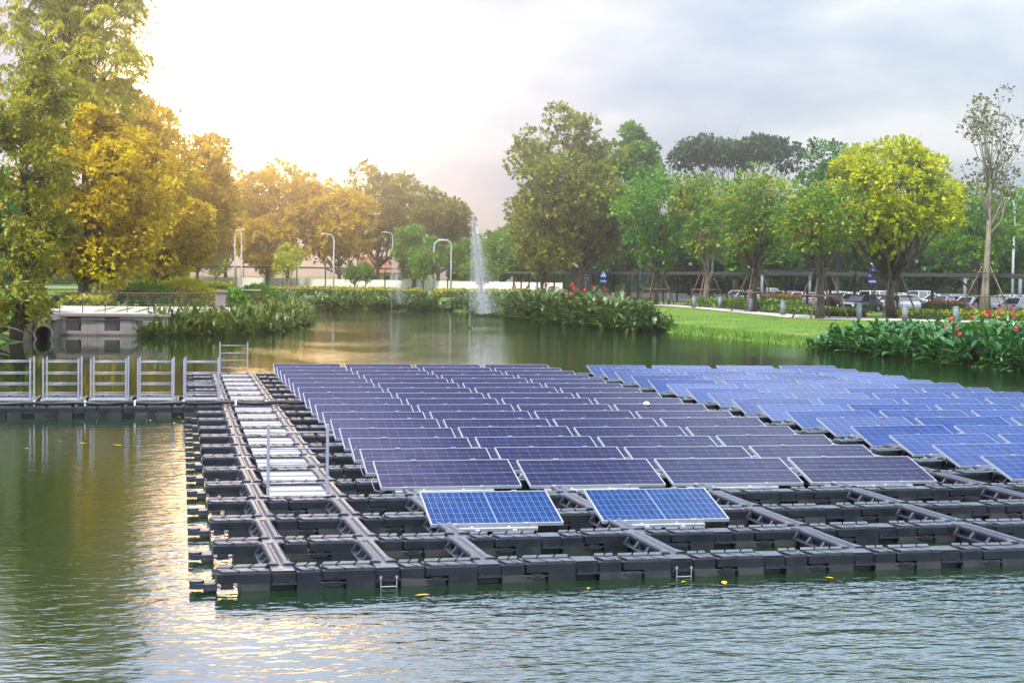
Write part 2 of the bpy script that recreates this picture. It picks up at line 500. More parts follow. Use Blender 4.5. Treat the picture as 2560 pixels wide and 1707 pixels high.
# ------------------------------------------------------------------ mesh helpers
class MB:
    def __init__(s):
        s.v, s.f, s.mi = [], [], []

    def add(s, verts, faces, mi=0):
        o = len(s.v)
        s.v += [tuple(v) for v in verts]
        s.f += [tuple(i + o for i in f) for f in faces]
        s.mi += [mi] * len(faces)
        return s

    def box(s, x0, x1, y0, y1, z0, z1, mi=0):
        v = [(x0, y0, z0), (x1, y0, z0), (x1, y1, z0), (x0, y1, z0), (x0, y0, z1), (x1, y0, z1), (x1, y1, z1), (x0, y1, z1)]
        return s.add(v, [(0, 3, 2, 1), (4, 5, 6, 7), (0, 1, 5, 4), (1, 2, 6, 5), (2, 3, 7, 6), (3, 0, 4, 7)], mi)

    def prism(s, poly, axis, a, b, mi=0):
        """poly: 2D outline; axis 'x','y','z' is the extrusion axis"""
        n = len(poly)
        def P(q, h):
            if axis == 'y':
                return (q[0], h, q[1])
            if axis == 'x':
                return (h, q[0], q[1])
            return (q[0], q[1], h)
        v = [P(q, a) for q in poly] + [P(q, b) for q in poly]
        f = [tuple(range(n)), tuple(range(2 * n - 1, n - 1, -1))]
        f += [(i, i + n, (i + 1) % n + n, (i + 1) % n) for i in range(n)]
        return s.add(v, f, mi)

    def tube(s, pts, rad, n=6, mi=0, cap=True):
        pts = [Vector(p) for p in pts]
        if not hasattr(rad, '__len__'):
            rad = [rad] * len(pts)
        v, f = [], []
        up = Vector((0.13, 0.27, 0.95))
        for i, p in enumerate(pts):
            d = (pts[min(i + 1, len(pts) - 1)] - pts[max(i - 1, 0)]).normalized()
            a = d.cross(up)
            if a.length < 1e-3:
                a = d.cross(Vector((1, 0, 0)))
            a.normalize()
            b = d.cross(a).normalized()
            for k in range(n):
                t = 2 * math.pi * k / n
                v.append(p + (a * math.cos(t) + b * math.sin(t)) * rad[i])
        for i in range(len(pts) - 1):
            for k in range(n):
                f.append((i * n + k, i * n + (k + 1) % n, (i + 1) * n + (k + 1) % n, (i + 1) * n + k))
        if cap:
            f.append(tuple(range(n - 1, -1, -1)))
            f.append(tuple((len(pts) - 1) * n + k for k in range(n)))
        return s.add(v, f, mi)

    def mesh(s, name, mats, smooth=False, bevel=0.0):
        me = bpy.data.meshes.new(name)
        me.from_pydata(s.v, [], s.f)
        if not isinstance(mats, (list, tuple)):
            mats = [mats]
        for m in mats:
            me.materials.append(M_[m])
        if len(mats) > 1:
            me.polygons.foreach_set('material_index', s.mi)
        bm = bmesh.new()
        bm.from_mesh(me)
        bmesh.ops.recalc_face_normals(bm, faces=bm.faces)
        if bevel:
            ed = [e for e in bm.edges if len(e.link_faces) == 2 and e.calc_face_angle(0) > 0.5]
            bmesh.ops.bevel(bm, geom=ed, offset=bevel, segments=1, affect='EDGES', clamp_overlap=True)
        bm.to_mesh(me)
        bm.free()
        if smooth:
            me.polygons.foreach_set('use_smooth', [True] * len(me.polygons))
        me.update()
        return me

    def build(s, name, mats, parent=None, loc=(0, 0, 0), smooth=False, bevel=0.0):
        return link(name, s.mesh(name, mats, smooth, bevel), parent, loc)


def link(name, me, parent=None, loc=(0, 0, 0), rz=0.0):
    o = bpy.data.objects.new(name, me)
    COL.objects.link(o)
    o.parent = parent
    o.location = loc
    o.rotation_euler = (0, 0, rz)
    return o

def tag(o, label, cat=None, group=None, kind=None):
    if label:
        o['label'] = label
    if cat:
        o['category'] = cat
    if group:
        o['group'] = group
    if kind:
        o['kind'] = kind
    return o

def thing(name, label, cat, loc=(0, 0, 0), rz=0.0, group=None):
    o = bpy.data.objects.new(name, None)
    COL.objects.link(o)
    o.empty_display_size = 0.2
    o.location = loc
    o.rotation_euler = (0, 0, rz)
    return tag(o, label, cat, group)

def struct(o):
    o['kind'] = 'structure'
    return o

def copy_tree(o, parent=None):
    c = o.copy()
    COL.objects.link(c)
    c.parent = parent
    for ch in list(o.children):
        copy_tree(ch, c)
    return c

ORD = ['first', 'second', 'third', 'fourth', 'fifth', 'sixth', 'seventh', 'eighth', 'ninth', 'tenth', 'eleventh',
       'twelfth', 'thirteenth', 'fourteenth', 'fifteenth', 'sixteenth', 'seventeenth', 'eighteenth', 'nineteenth', 'twentieth']


# ------------------------------------------------------------------ ground and water
POND = [(-12, -60), (-11.2, 0), (-10.8, 20), (-11.0, 42), (-9.6, 50.5), (-8.9, 56.6), (-4.0, 56.6), (-1.0, 58.5), (1.6, 63), (4.4, 76), (6.0, 92),
        (6.6, 108), (8.5, 115.5), (14, 117.8), (20.5, 118), (22.6, 110), (23.6, 95), (24.2, 80), (24.9, 68), (25.6, 58),
        (26.3, 50), (26.4, 40), (26.2, 30), (26.8, 10), (27.5, -60)]

def sd_pond(X, Y):
    P = np.array(POND)
    Q = np.roll(P, -1, axis=0)
    d = np.full(X.shape, 1e9)
    inside = np.zeros(X.shape, bool)
    for (x0, y0), (x1, y1) in zip(P, Q):
        ex, ey = x1 - x0, y1 - y0
        t = np.clip(((X - x0) * ex + (Y - y0) * ey) / (ex * ex + ey * ey), 0, 1)
        d = np.minimum(d, np.hypot(X - x0 - t * ex, Y - y0 - t * ey))
        c = ((y0 <= Y) & (y1 > Y)) | ((y1 <= Y) & (y0 > Y))
        xc = x0 + (Y - y0) / (y1 - y0 + 1e-12) * ex
        inside ^= c & (X < xc)
    return np.where(inside, -d, d)

def land_height(X, Y):
    s = sd_pond(X, Y)
    lawn = ((X > 20) & (Y < 78)).astype(float)
    steep = np.interp(s, [-2.5, 0.0, 0.9, 3.0], [-1.6, WATER - 0.02, -0.08, 0.06])
    gentle = np.interp(s, [-2.5, 0.0, 0.8, 6.0, 12.0], [-1.6, WATER - 0.02, -0.30, -0.02, 0.08])
    wgt = np.clip((X - 18) / 6, 0, 1) * np.clip((82 - Y) / 10, 0, 1)
    return steep * (1 - wgt) + gentle * wgt

gx = np.arange(-34.0, 70.1, 1.0)
gy = np.arange(-40.0, 140.1, 1.0)
X, Y = np.meshgrid(gx, gy)
Z = land_height(X, Y)
rs = np.random.default_rng(5)
Z = Z + np.where(sd_pond(X, Y) > 0.5, rs.normal(0, 0.02, Z.shape), 0)
edge = (X == gx[0]) | (X == gx[-1]) | (Y == gy[0]) | (Y == gy[-1])
Z = np.where(edge & (sd_pond(X, Y) > 3), 0.06, Z)
mb = MB()
nx, ny = len(gx), len(gy)
mb.v = [tuple(v) for v in np.stack([X.ravel(), Y.ravel(), Z.ravel()], 1)]
mb.f = [(j * nx + i, j * nx + i + 1, (j + 1) * nx + i + 1, (j + 1) * nx + i) for j in range(ny - 1) for i in range(nx - 1)]
a0, a1, b0, b1 = gx[0], gx[-1], gy[0], gy[-1]
for q in ([(-900, -60), (a0, -60), (a0, 1400), (-900, 1400)], [(a1, -60), (1300, -60), (1300, 1400), (a1, 1400)],
          [(a0, b1), (a1, b1), (a1, 1400), (a0, 1400)]):
    mb.add([(x, y, 0.06) for x, y in q], [(0, 1, 2, 3)])
mb.mi = [0] * len(mb.f)
struct(mb.build('ground', 'lawn', smooth=True))
mb = MB()
mb.add([(-40, -70, WATER), (60, -70, WATER), (60, 125, WATER), (-40, 125, WATER)], [(0, 1, 2, 3)])
struct(mb.build('water', 'water'))
# car park, road and paths, each a sheet a little above the one below
def sheet(name, pts, z, mat):
    m = MB()
    m.add([(x, y, z) for x, y in pts], [tuple(range(len(pts)))])
    return struct(m.build(name, mat))
sheet('car_park', [(66, 78), (150, 78), (150, 245), (56, 245), (52.6, 142), (56.6, 104), (63, 86)], 0.085, 'asphalt')
sheet('path', [(38.2, 80), (40, 76), (47.5, 70), (58, 66), (58, 71), (48, 77), (43, 84), (44, 112), (47, 160), (50, 215), (44, 215), (42, 160), (41.5, 112)], 0.10, 'paving')
sheet('road', [(-40, 216), (52, 216), (52, 222), (-40, 226)], 0.085, 'paving')

# ------------------------------------------------------------------ floating raft
PITCH = 1.0403
ROWY, ROWP = -6.65, 1.6135
FT = -0.28                              # top of the floats
FD = 0.36                               # depth of a float

def float_mesh(left_end=False):
    """one black blow-moulded float: stepped ends that hook into its neighbours, a recess in the front, ribbed deck"""
    m = MB()
    e = 0.012
    zb, zm, zt = -0.40, -0.115, 0.0
    a, b, c, d = e, 0.535, 0.790, PITCH - e
    lap = 0.225
    # left block, recessed middle, right block (outline seen from the front)
    m.prism([(a, zm), (a, zt - 0.022), (b, zt - 0.022), (b, zb), (a + lap, zb), (a + lap, zm)], 'y', 0.0, FD)
    m.box(b, c, 0.035, FD - 0.035, -0.13, zt - 0.035)
    m.box(b, c, 0.09, FD - 0.09, zb, -0.13)
    m.prism([(c, zb), (c, zt - 0.022), (d, zt - 0.022), (d, zm - e * 1.6), (d + lap, zm - e * 1.6), (d + lap, zb)], 'y', 0.0, FD)
    # deck pads with slanting grooves between them, a front strip and a higher back strip
    cuts = [a, 0.18, 0.36, b] if True else []
    def pads(cs, lo, hi):
        for x0, x1 in zip(cs[:-1], cs[1:]):
            g = 0.008
            sk = 0.045
            def slab(y0, y1, z1, s0, s1, bev):
                v = [(x0 + g + s0, y0, -0.03), (x1 - g + s0, y0, -0.03), (x1 - g + s1, y1, -0.03), (x0 + g + s1, y1, -0.03)]
                t = [(x0 + g + s0, y0 + bev, z1), (x1 - g + s0, y0 + bev, z1), (x1 - g + s1, y1 - bev, z1 + 0.006), (x0 + g + s1, y1 - bev, z1 + 0.006)]
                v = [(min(max(p[0], lo), hi), p[1], p[2]) for p in v]
                t = [(min(max(p[0], lo), hi), p[1], p[2]) for p in t]
                m.add(v + t, [(0, 3, 2, 1), (4, 5, 6, 7), (0, 1, 5, 4), (1, 2, 6, 5), (2, 3, 7, 6), (3, 0, 4, 7)])
            slab(0.002, 0.165, 0.0, sk, -sk, 0.012)
            slab(0.180, FD - 0.004, 0.008, -sk * 0.6, sk * 0.6, 0.03)
    pads([a, 0.19, 0.37, b], a, b)
    pads([c, 0.92, d], c, d)
    m.box(b + 0.01, c - 0.01, 0.04, FD - 0.04, -0.036, -0.012)
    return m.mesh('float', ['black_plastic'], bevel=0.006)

def clip_mesh():
    """the latch plate under the hooked joint"""
    m = MB()
    m.prism([(0.005, -0.150), (0.03, -0.150), (0.055, -0.170), (0.175, -0.170), (0.195, -0.150), (0.235, -0.150), (0.235, -0.138),
             (0.205, -0.138), (0.185, -0.158), (0.050, -0.158), (0.030, -0.138), (0.005, -0.138)], 'y', -0.016, 0.006)
    m.box(0.085, 0.140, -0.014, 0.006, -0.150, -0.132)
    return m.mesh('clip', ['grey_plastic'])

def slot_mesh():
    m = MB()
    m.box(0.055, 0.172, -0.004, 0.03, -0.156, -0.120)
    return m.mesh('latch_slot', ['dark_gap'])

def bracket_mesh():
    """shelf across the recess with two bolt heads"""
    m = MB()
    m.box(0.537, 0.788, -0.012, 0.08, -0.145, -0.128)
    m.box(0.555, 0.600, 0.0, 0.05, -0.128, -0.118)
    m.box(0.715, 0.765, 0.0, 0.05, -0.128, -0.118)
    m.tube([(0.578, 0.02, -0.118), (0.578, 0.02, -0.104)], 0.012, 6)
    m.tube([(0.740, 0.02, -0.118), (0.740, 0.02, -0.104)], 0.012, 6)
    return m.mesh('bracket', ['grey_plastic'])

def beam_mesh(L):
    """bridge between two rows: channelled top plate, side trays held by ribs, flared ends"""
    m = MB()
    ys = [0.0, 0.05, 0.16, L - 0.16, L - 0.05, L]
    hw = [0.155, 0.125, 0.092, 0.092, 0.125, 0.155]
    zs = [-0.004, 0.0, 0.004, 0.004, 0.0, -0.004]
    prof = []
    for y, w, z in zip(ys, hw, zs):
        prof.append([(-w, y, z - 0.012), (-w + 0.015, y, z + 0.010), (-0.035, y, z + 0.006), (-0.012, y, z - 0.016), (0.012, y, z - 0.016),
                     (0.035, y, z + 0.006), (w - 0.015, y, z + 0.010), (w, y, z - 0.012), (w, y, z - 0.05), (-w, y, z - 0.05)])
    n = 10
    v = [p for q in prof for p in q]
    f = [(i * n + k, i * n + (k + 1) % n, (i + 1) * n + (k + 1) % n, (i + 1) * n + k) for i in range(len(prof) - 1) for k in range(n)]
    f += [tuple(range(n - 1, -1, -1)), tuple((len(prof) - 1) * n + k for k in range(n))]
    m.add(v, f)
    for sx in (-1, 1):
        x0, x1 = sorted((sx * 0.095, sx * 0.165))
        m.box(x0, x1, 0.10, L - 0.10, -0.115, -0.098)
        for y in (0.10, 0.10 + (L - 0.24) / 3, 0.10 + 2 * (L - 0.24) / 3, L - 0.14):
            m.prism([(sx * 0.080, -0.045), (sx * 0.080, -0.112), (sx * 0.160, -0.100), (sx * 0.150, -0.080), (sx * 0.105, -0.022)], 'y', y, y + 0.045)
    m.box(-0.06, 0.06, 0.05, L - 0.05, -0.26, -0.05)
    return m.mesh('cross_beam', ['grey_plastic'], bevel=0.004)

def lug_mesh():
    m = MB()
    m.box(-0.20, 0.02, 0.06, FD - 0.06, -0.165, -0.125)
    m.tube([(-0.17, FD / 2, -0.185), (-0.17, FD / 2, -0.105)], 0.075, 10)
    m.box(-0.10, 0.02, 0.02, FD - 0.02, -0.19, -0.165)
    return m.mesh('end_lug', ['grey_plastic'])

ME_FLOAT, ME_CLIP, ME_SLOT, ME_BRK, ME_LUG = float_mesh(), clip_mesh(), slot_mesh(), bracket_mesh(), lug_mesh()
ME_BEAM = beam_mesh(ROWP - FD + 0.06)

NROWS = 20
XR = [9, 10, 11, 12, 13, 14, 14, 15, 15, 16, 16, 17, 17, 18, 18, 19, 19, 19, 19, 19]     # floats per row that the view can reach
rows = []
rnd = random.Random(3)
for k in range(NROWS):
    y0 = ROWY + ROWP * k
    skew = 0.036 * max(0.0, 1 - k / 9)
    lab = {0: 'front row of black plastic floats lying open along the near water edge',
           NROWS - 1: 'rearmost row of black plastic floats under the last row of panels'}.get(
        k, f'{ORD[k]} row of black plastic floats counted from the near water edge')
    row = thing('float_row', lab, 'float row', (-2.33, y0 - 0.02, FT), math.atan(skew), 'rows of black floats carrying the solar panels')
    rows.append(row)
    for j in range(XR[k]):
        f = link('float', ME_FLOAT, row, (PITCH * j, rnd.uniform(-0.006, 0.006), rnd.uniform(-0.006, 0.006)), rnd.uniform(-0.004, 0.004))
        if k <= 6:
            link('clip', ME_CLIP, f)
            link('latch_slot', ME_SLOT, f)
            if k < 5:
                link('bracket', ME_BRK, f)
    link('end_lug', ME_LUG, row, (0, 0, 0))
    if k < NROWS - 1:
        for j in (0, 1, 2, 4, 6, 8, 10, 11, 12, 14, 16, 18):
            if j < XR[k]:
                sk2 = 0.036 * max(0.0, 1 - (k + 1) / 9)
                xx = PITCH * j + 0.663
                dyy = (sk2 - skew) * xx
                b = link('cross_beam', ME_BEAM, row, (xx, FD - 0.03 + 0.0, 0.004))
    if k == 0:
        for j in (1, 4):
            m = MB()
            for sx in (-0.08, 0.08):
                m.tube([(PITCH * j + 0.663 + sx, -0.03, -0.085), (PITCH * j + 0.663 + sx, -0.03, -0.215)], 0.005, 6)
                m.tube([(PITCH * j + 0.663 + sx, -0.03, -0.085), (PITCH * j + 0.663 + sx, -0.03, -0.112)], 0.013, 6)
            m.tube([(PITCH * j + 0.663 - 0.08, -0.03, -0.19), (PITCH * j + 0.663 + 0.08, -0.03, -0.19)], 0.006, 6)
            m.build('mooring_shackle', 'galvanised', row)

# side pier running off to the left
pier = []
for k, lab in ((12, 'near row of black floats of the side pier carrying the black hose'), (14, 'far row of black floats along the back of the side pier')):
    row = thing('float_row', lab, 'float row', (-2.33, ROWY + ROWP * k - 0.02 - (0.35 if k == 14 else 0), FT), 0, 'rows of floats of the side pier')
    for j in range(1, 7):
        f = link('float', ME_FLOAT, row, (-PITCH * j, 0, 0))
        link('clip', ME_CLIP, f)
        link('latch_slot', ME_SLOT, f)
        link('bracket', ME_BRK, f)
    m = beam_mesh(ROWP * 2 - FD - 0.30) if k == 12 else None
    if m:
        for j in range(1, 7):
            link('cross_beam', m, row, (-PITCH * j + 0.60, FD - 0.03, 0.012))
    pier.append(row)

# white walkway boards
def board_mesh(w, d):
    m = MB()
    m.box(0, w, 0, d, -0.03, 0.0)
    m.box(0.0, w, 0.004, 0.016, 0.0, 0.010)
    m.box(0.0, w, d - 0.016, d - 0.004, 0.0, 0.010)
    return m.mesh('plank', ['white_plank'], bevel=0.003)
ME_PL = board_mesh(0.80, 0.44)
for k in range(3, 19):
    y0 = ROWY + ROWP * k + FD + 0.02
    t = thing('walkway_panel', f'pair of white walkway boards behind the {ORD[k]} float row from the front', 'walkway board',
              (-1.50, y0, FT + 0.012), 0, 'white boards of the main walkway')
    link('plank', ME_PL, t, (0, 0.12, -0.03))
    link('plank', ME_PL, t, (0, 0.63, -0.032))
ME_PL2 = board_mesh(0.80, 0.50)
PX = ['nearest the main walkway', 'second from the main walkway', 'third from the main walkway', 'fourth from the main walkway', 'cut by the left picture edge']
for j in range(5):
    t = thing('walkway_panel', f'white walkway board on the side pier, {PX[j]}', 'walkway board', (-2.58 - 1.035 * j, 14.02, FT + 0.05), 0, 'white boards of the side pier')
    link('plank', ME_PL2, t, (0, 0.0, 0))

# railings
def barrier(name_lab, x, y, w, group, rails, h=0.94, z=FT + 0.02, post=0.038):
    t = thing('railing', name_lab, 'railing', (x, y, z), 0, group)
    for px in (0, w):
        m = MB()
        m.box(px - post / 2, px + post / 2, -post / 2, post / 2, 0, h)
        m.box(px - 0.05, px + 0.05, -0.04, 0.04, 0, 0.012)
        m.build('post', 'galvanised', t, bevel=0.003)
    for rz in rails:
        m = MB()
        m.tube([(0, 0, rz), (w, 0, rz)], 0.011, 8)
        m.build('rail', 'galvanised', t, smooth=True)
    return t
barrier('grey railing with two posts standing across the near end of the white walkway', -1.55, -1.60, 0.765, None, (0.17, 0.415, 0.62, 0.835))
barrier('grey railing across the far end of the walkway, farthest of the railings', -1.53, 24.05, 0.785, None, (0.15, 0.36, 0.57, 0.79), 0.89)
BAY = [(-2.575, 0.76), (-3.585, 0.75), (-4.605, 0.76), (-5.625, 0.755), (-6.66, 0.76)]
for i, (x, w) in enumerate(BAY):
    barrier(f'grey pier railing before the white boards, {PX[i]}', x, 14.05, w, 'railings along the side pier', (0.14, 0.36, 0.60, 0.86))
    barrier(f'grey pier railing behind the white boards, {PX[i]}', x + 0.035, 14.62, w, 'railings along the side pier', (0.14, 0.36, 0.60, 0.86), 0.955)

# hose along the pier
t = thing('hose', 'black corrugated hose lying along the side pier and across the walkway', 'hose', (0, 0, 0))
pts = []
rr = random.Random(8)
for i in range(40):
    x = -7.2 + i * (7.25 / 39)
    pts.append((x, 12.95 + 0.05 * math.sin(i * 0.7) + rr.uniform(-0.02, 0.02), FT + 0.055 + 0.012 * math.sin(i * 1.1)))
m = MB(); m.tube(pts, 0.042, 8); m.build('hose_pipe', 'black_rubber', t, smooth=True)
m = MB(); m.tube([(p[0], p[1] + 0.11 + 0.03 * math.sin(i), p[2] - 0.012) for i, p in enumerate(pts[:-6])], 0.028, 8)
m.build('hose_pipe', 'black_rubber', t, smooth=True)
for x in (-5.72, -4.66, -3.62, -2.58, -1.46, -0.80):
    m = MB(); m.box(x - 0.02, x + 0.02, 12.90, 13.05, FT - 0.0, FT + 0.115); m.build('hose_tie', 'white_plastic', t, bevel=0.005)

# ------------------------------------------------------------------ solar panels
TILT = R(14.6)
def panel_proto(name, L, Wd, cells, frame_mat, fw, thick, label, group, mono=True, skirt=False):
    t = thing(name, label, 'solar panel', (0, 0, 0), 0, group)
    hold = t
    ct, st = math.cos(TILT), math.sin(TILT)
    def tilt(o):
        o.rotation_euler = (TILT, 0, 0)
        o.location = (0, -Wd * ct, -Wd * st)
        return o
    m = MB()
    for (x0, x1, y0, y1) in ((0, L, 0, fw), (0, L, Wd - fw, Wd), (0, fw, fw, Wd - fw), (L - fw, L, fw, Wd - fw)):
        m.box(x0, x1, y0, y1, -thick, 0)
    tilt(m.build('frame', frame_mat, hold))
    m = MB()
    m.box(fw, L - fw, fw, Wd - fw, -0.012, -0.004)
    tilt(m.build('cell_sheet', cells, hold))
    # mounting rail below the front edge, clamps holding the frame, feet down to the floats
    m = MB()
    m.box(L * 0.10, L * 0.80, -0.045, 0.0, -thick - 0.045, -thick - 0.004)
    tilt(m.build('mounting_rail', 'aluminium', hold, bevel=0.003))
    for cx in (L * 0.16, L * 0.70):
        m = MB()
        m.box(cx, cx + 0.045, -0.022, 0.012, -thick - 0.02, 0.006)
        tilt(m.build('clamp', 'aluminium', hold))
    for cx in (L * 0.22, L * 0.72):
        m = MB()
        m.box(cx, cx + 0.05, -0.16, -0.12, -0.30, -0.06)
        m.build('rear_leg', 'aluminium', hold)
    for cx in (L * 0.30, L * 0.58):
        m = MB()
        m.tube([(cx, -Wd * ct + 0.02, -Wd * st - 0.04), (cx + 0.03, -Wd * ct - 0.01, -Wd * st - 0.075), (cx + 0.09, -Wd * ct - 0.03, -Wd * st - 0.085)], 0.018, 6)
        m.build('foot', 'aluminium', hold)
    for cx in (L * 0.28, L * 0.72):
        m = MB()
        m.box(cx, cx + 0.07, Wd - 0.012, Wd + 0.008, -thick, 0.010)
        tilt(m.build('clamp', 'aluminium', hold))
    return t

silver = panel_proto('solar_panel', SL, SW, 'mono_cells', 'panel_frame', 0.014, 0.042, '', 'silver framed panels of the left block')
blue = panel_proto('solar_panel', BL, BW, 'poly_cells', 'panel_frame', 0.008, 0.038, '', 'blue grid panels of the right block')
small = panel_proto('solar_panel', FL, FW, 'split_cells', 'panel_frame', 0.016, 0.040, '', 'small blue panels in front')
COLN = ['leftmost', 'second', 'third', 'rightmost']
first = True
for rI in range(16):
    rw = {0: 'front row', 15: 'rearmost row'}.get(rI, f'{ORD[rI]} row from the front')
    for c in range(4):
        o = silver if first else copy_tree(silver)
        first = False
        o.location = (2.0806 * c + rnd.uniform(-0.006, 0.006), ROWP * rI + 0.010 * c * max(0, 1 - rI / 8), rnd.uniform(-0.006, 0.006) - 0.002 * c)
        o.rotation_euler = (rnd.uniform(-0.004, 0.004), rnd.uniform(-0.003, 0.003), rnd.uniform(-0.003, 0.003))
        o['label'] = f'silver framed dark panel of the left block, {COLN[c]} column, {rw}'
first = True
for rI in range(16):
    rw = {0: 'front row', 15: 'rearmost row'}.get(rI, f'{ORD[rI]} row from the front')
    for c in range(4):
        xx = 9.45 + 2.0704 * c
        # leave out what the frame cannot reach
        if xx > 10.6 + (ROWP * rI) * 0.56:
            continue
        o = blue if first else copy_tree(blue)
        first = False
        o.location = (xx + rnd.uniform(-0.006, 0.006), 0.10 + ROWP * rI, -0.028 + rnd.uniform(-0.006, 0.006))
        o.rotation_euler = (rnd.uniform(-0.016, 0.016), rnd.uniform(-0.008, 0.008), rnd.uniform(-0.003, 0.003))
        o['label'] = f'bright blue panel of the right block, {COLN[c]} column, {rw}'
small.location = (0.215, -3.04, -0.03)
small['label'] = 'small blue panel with a fine white grid, the left of two'
o = copy_tree(small)
o.location = (2.31, -3.00, -0.03)
o['label'] = 'small blue panel with a fine white grid, the right of two'

# white dome fixed on a panel edge
t = thing('dome_sensor', 'small white dome on the edge of a silver framed panel in the right column', 'sensor', (6.95, 9.66, -0.01))
t.scale = (0.62, 0.62, 0.62)
m = MB()
prof = [(0.0, 0.10), (0.05, 0.09), (0.10, 0.05), (0.125, 0.0)]
for a_, b_ in zip(prof[:-1], prof[1:]):
    v, f = [], []
    for k in range(12):
        an = k * math.pi / 6
        v += [(a_[0] * math.cos(an), a_[0] * math.sin(an), a_[1]), (b_[0] * math.cos(an), b_[0] * math.sin(an), b_[1])]
    f = [(2 * k, 2 * k + 1, (2 * k + 3) % 24, (2 * k + 2) % 24) for k in range(12)]
    m.add(v, f)
m.build('dome', 'white_plastic', t, smooth=True)
m = MB(); m.tube([(0, 0, -0.12), (0, 0, 0.02)], 0.02, 8); m.build('stem', 'aluminium', t)

# thin cables hanging from the left panel ends
for i, (x, y) in enumerate(((-0.13, -1.0), (-0.10, 0.62), (-0.06, 2.2))):
    m = MB()
    m.tube([(x + 0.12, y + 0.3, -0.05), (x, y + 0.05, -0.16), (x + 0.02, y - 0.2, -0.25), (x + 0.10, y - 0.32, -0.262), (x + 0.16, y - 0.2, -0.262)], 0.004, 5)
    tag(m.build('panel_cable', 'galvanised', smooth=True), f'thin cable hanging from the left end of the {ORD[i]} silver framed panel from the front', 'cable', 'cables at the panel ends')

# floating leaves
LV = [(-0.35, -7.05), (2.82, -6.85), (4.02, -6.75), (2.42, -6.75), (-2.69, 13.0 - 0.6), (-2.55, 11.41), (-2.78, 11.0), (-3.76, 6.84), (-3.69, 8.12), (-5.29, 6.39), (-4.38, 7.18), (-3.27, 11.65), (-4.79, 7.58), (1.35, -6.95)]
LVT = ['yellow leaf afloat in front of the near float row below the left small panel', 'bright yellow leaf afloat before the near float row, right of the small panels',
       'yellow leaf afloat against the near float row, rightmost of those there', 'small yellow leaf in the shade of a float recess right of centre',
       'yellow leaf afloat just in front of the side pier near the walkway', 'yellow leaf afloat near the walkway corner, middle of a close trio', 'yellow leaf afloat near the walkway corner, left of a close trio',
       'bright yellow leaf afloat in the calm water at the left, lowest of those there', 'slim brown leaf afloat under the reflected railing posts', 'yellow leaf afloat farthest left in the calm water',
       'narrow green yellow leaf afloat left of the railing reflections', 'tiny yellow leaf afloat close before the side pier', 'pale leaf speck afloat in the left calm water', 'small yellow leaf afloat below the front float recess left of centre']
for i, (x, y) in enumerate(LV):
    m = MB()
    s = [0.075, 0.085, 0.05, 0.05, 0.07, 0.09, 0.07, 0.085, 0.05, 0.07, 0.08, 0.05, 0.045, 0.05][i]
    v = [(-s, 0, 0.0), (-s * 0.3, s * 0.35, 0.006), (s * 0.5, s * 0.3, 0.008), (s, 0, 0.004), (s * 0.4, -s * 0.32, 0.008), (-s * 0.4, -s * 0.3, 0.006), (0, 0, 0.002)]
    m.add(v, [(0, 6, 1), (1, 6, 2), (2, 6, 3), (3, 6, 4), (4, 6, 5), (5, 6, 0)])
    o = m.build('fallen_leaf', 'yellow_leaf', loc=(x, y, WATER + 0.004))
    o.rotation_euler = (0, 0, i * 1.3)
    tag(o, LVT[i], 'leaf', 'leaves floating on the pond')


# ------------------------------------------------------------------ foliage
def quads(name, V, mat, nper=4):
    """V: (n, nper, 3) leaf polygons -> one mesh"""
    n = len(V)
    me = bpy.data.meshes.new(name)
    me.vertices.add(n * nper)
    me.vertices.foreach_set('co', np.ascontiguousarray(V, dtype=np.float32).ravel())
    me.loops.add(n * nper)
    me.loops.foreach_set('vertex_index', np.arange(n * nper, dtype=np.int32))
    me.polygons.add(n)
    me.polygons.foreach_set('loop_start', np.arange(0, n * nper, nper, dtype=np.int32))
    me.polygons.foreach_set('loop_total', np.full(n, nper, dtype=np.int32))
    me.materials.append(M_[mat])
    me.update(calc_edges=True)
    return me

def unit(a):
    return a / (np.linalg.norm(a, axis=-1, keepdims=True) + 1e-9)

def leaf_polys(g, base, d, size, aspect, up=(0, 0, 1.0), wob=0.5):
    """diamond leaves growing from base along d"""
    n = len(base)
    size = size * (0.5 + 0.95 * g.uniform(0, 1, n) ** 1.3)[:, None]
    upv = unit(np.array(up)[None] + g.normal(0, wob, (n, 3)))
    side = unit(np.cross(d, upv)) * size * aspect
    mid = base + d * size * 0.45
    tip = base + d * size
    return np.stack([base, mid + side, tip, mid - side], 1)

def tufts(g, cen, outw, nleaf, size, aspect, droop=0.2, spread=0.75):
    n = len(cen)
    b = np.repeat(cen, nleaf, 0)
    o = np.repeat(outw, nleaf, 0)
    d = unit(o * 0.8 + g.normal(0, spread, (n * nleaf, 3)) + np.array([0, 0, -droop]))
    b = b + g.normal(0, size * 0.25, b.shape)
    return leaf_polys(g, b, d, size, aspect)

def lobe_points(g, c, r, n, flat=0.8, up_bias=0.35):
    d = unit(g.normal(0, 1, (n, 3)) + np.array([0, 0, up_bias]))
    rad = g.uniform(0.55, 1.0, n)[:, None] ** 0.6
    return c + d * rad * r * np.array([1, 1, flat]), d

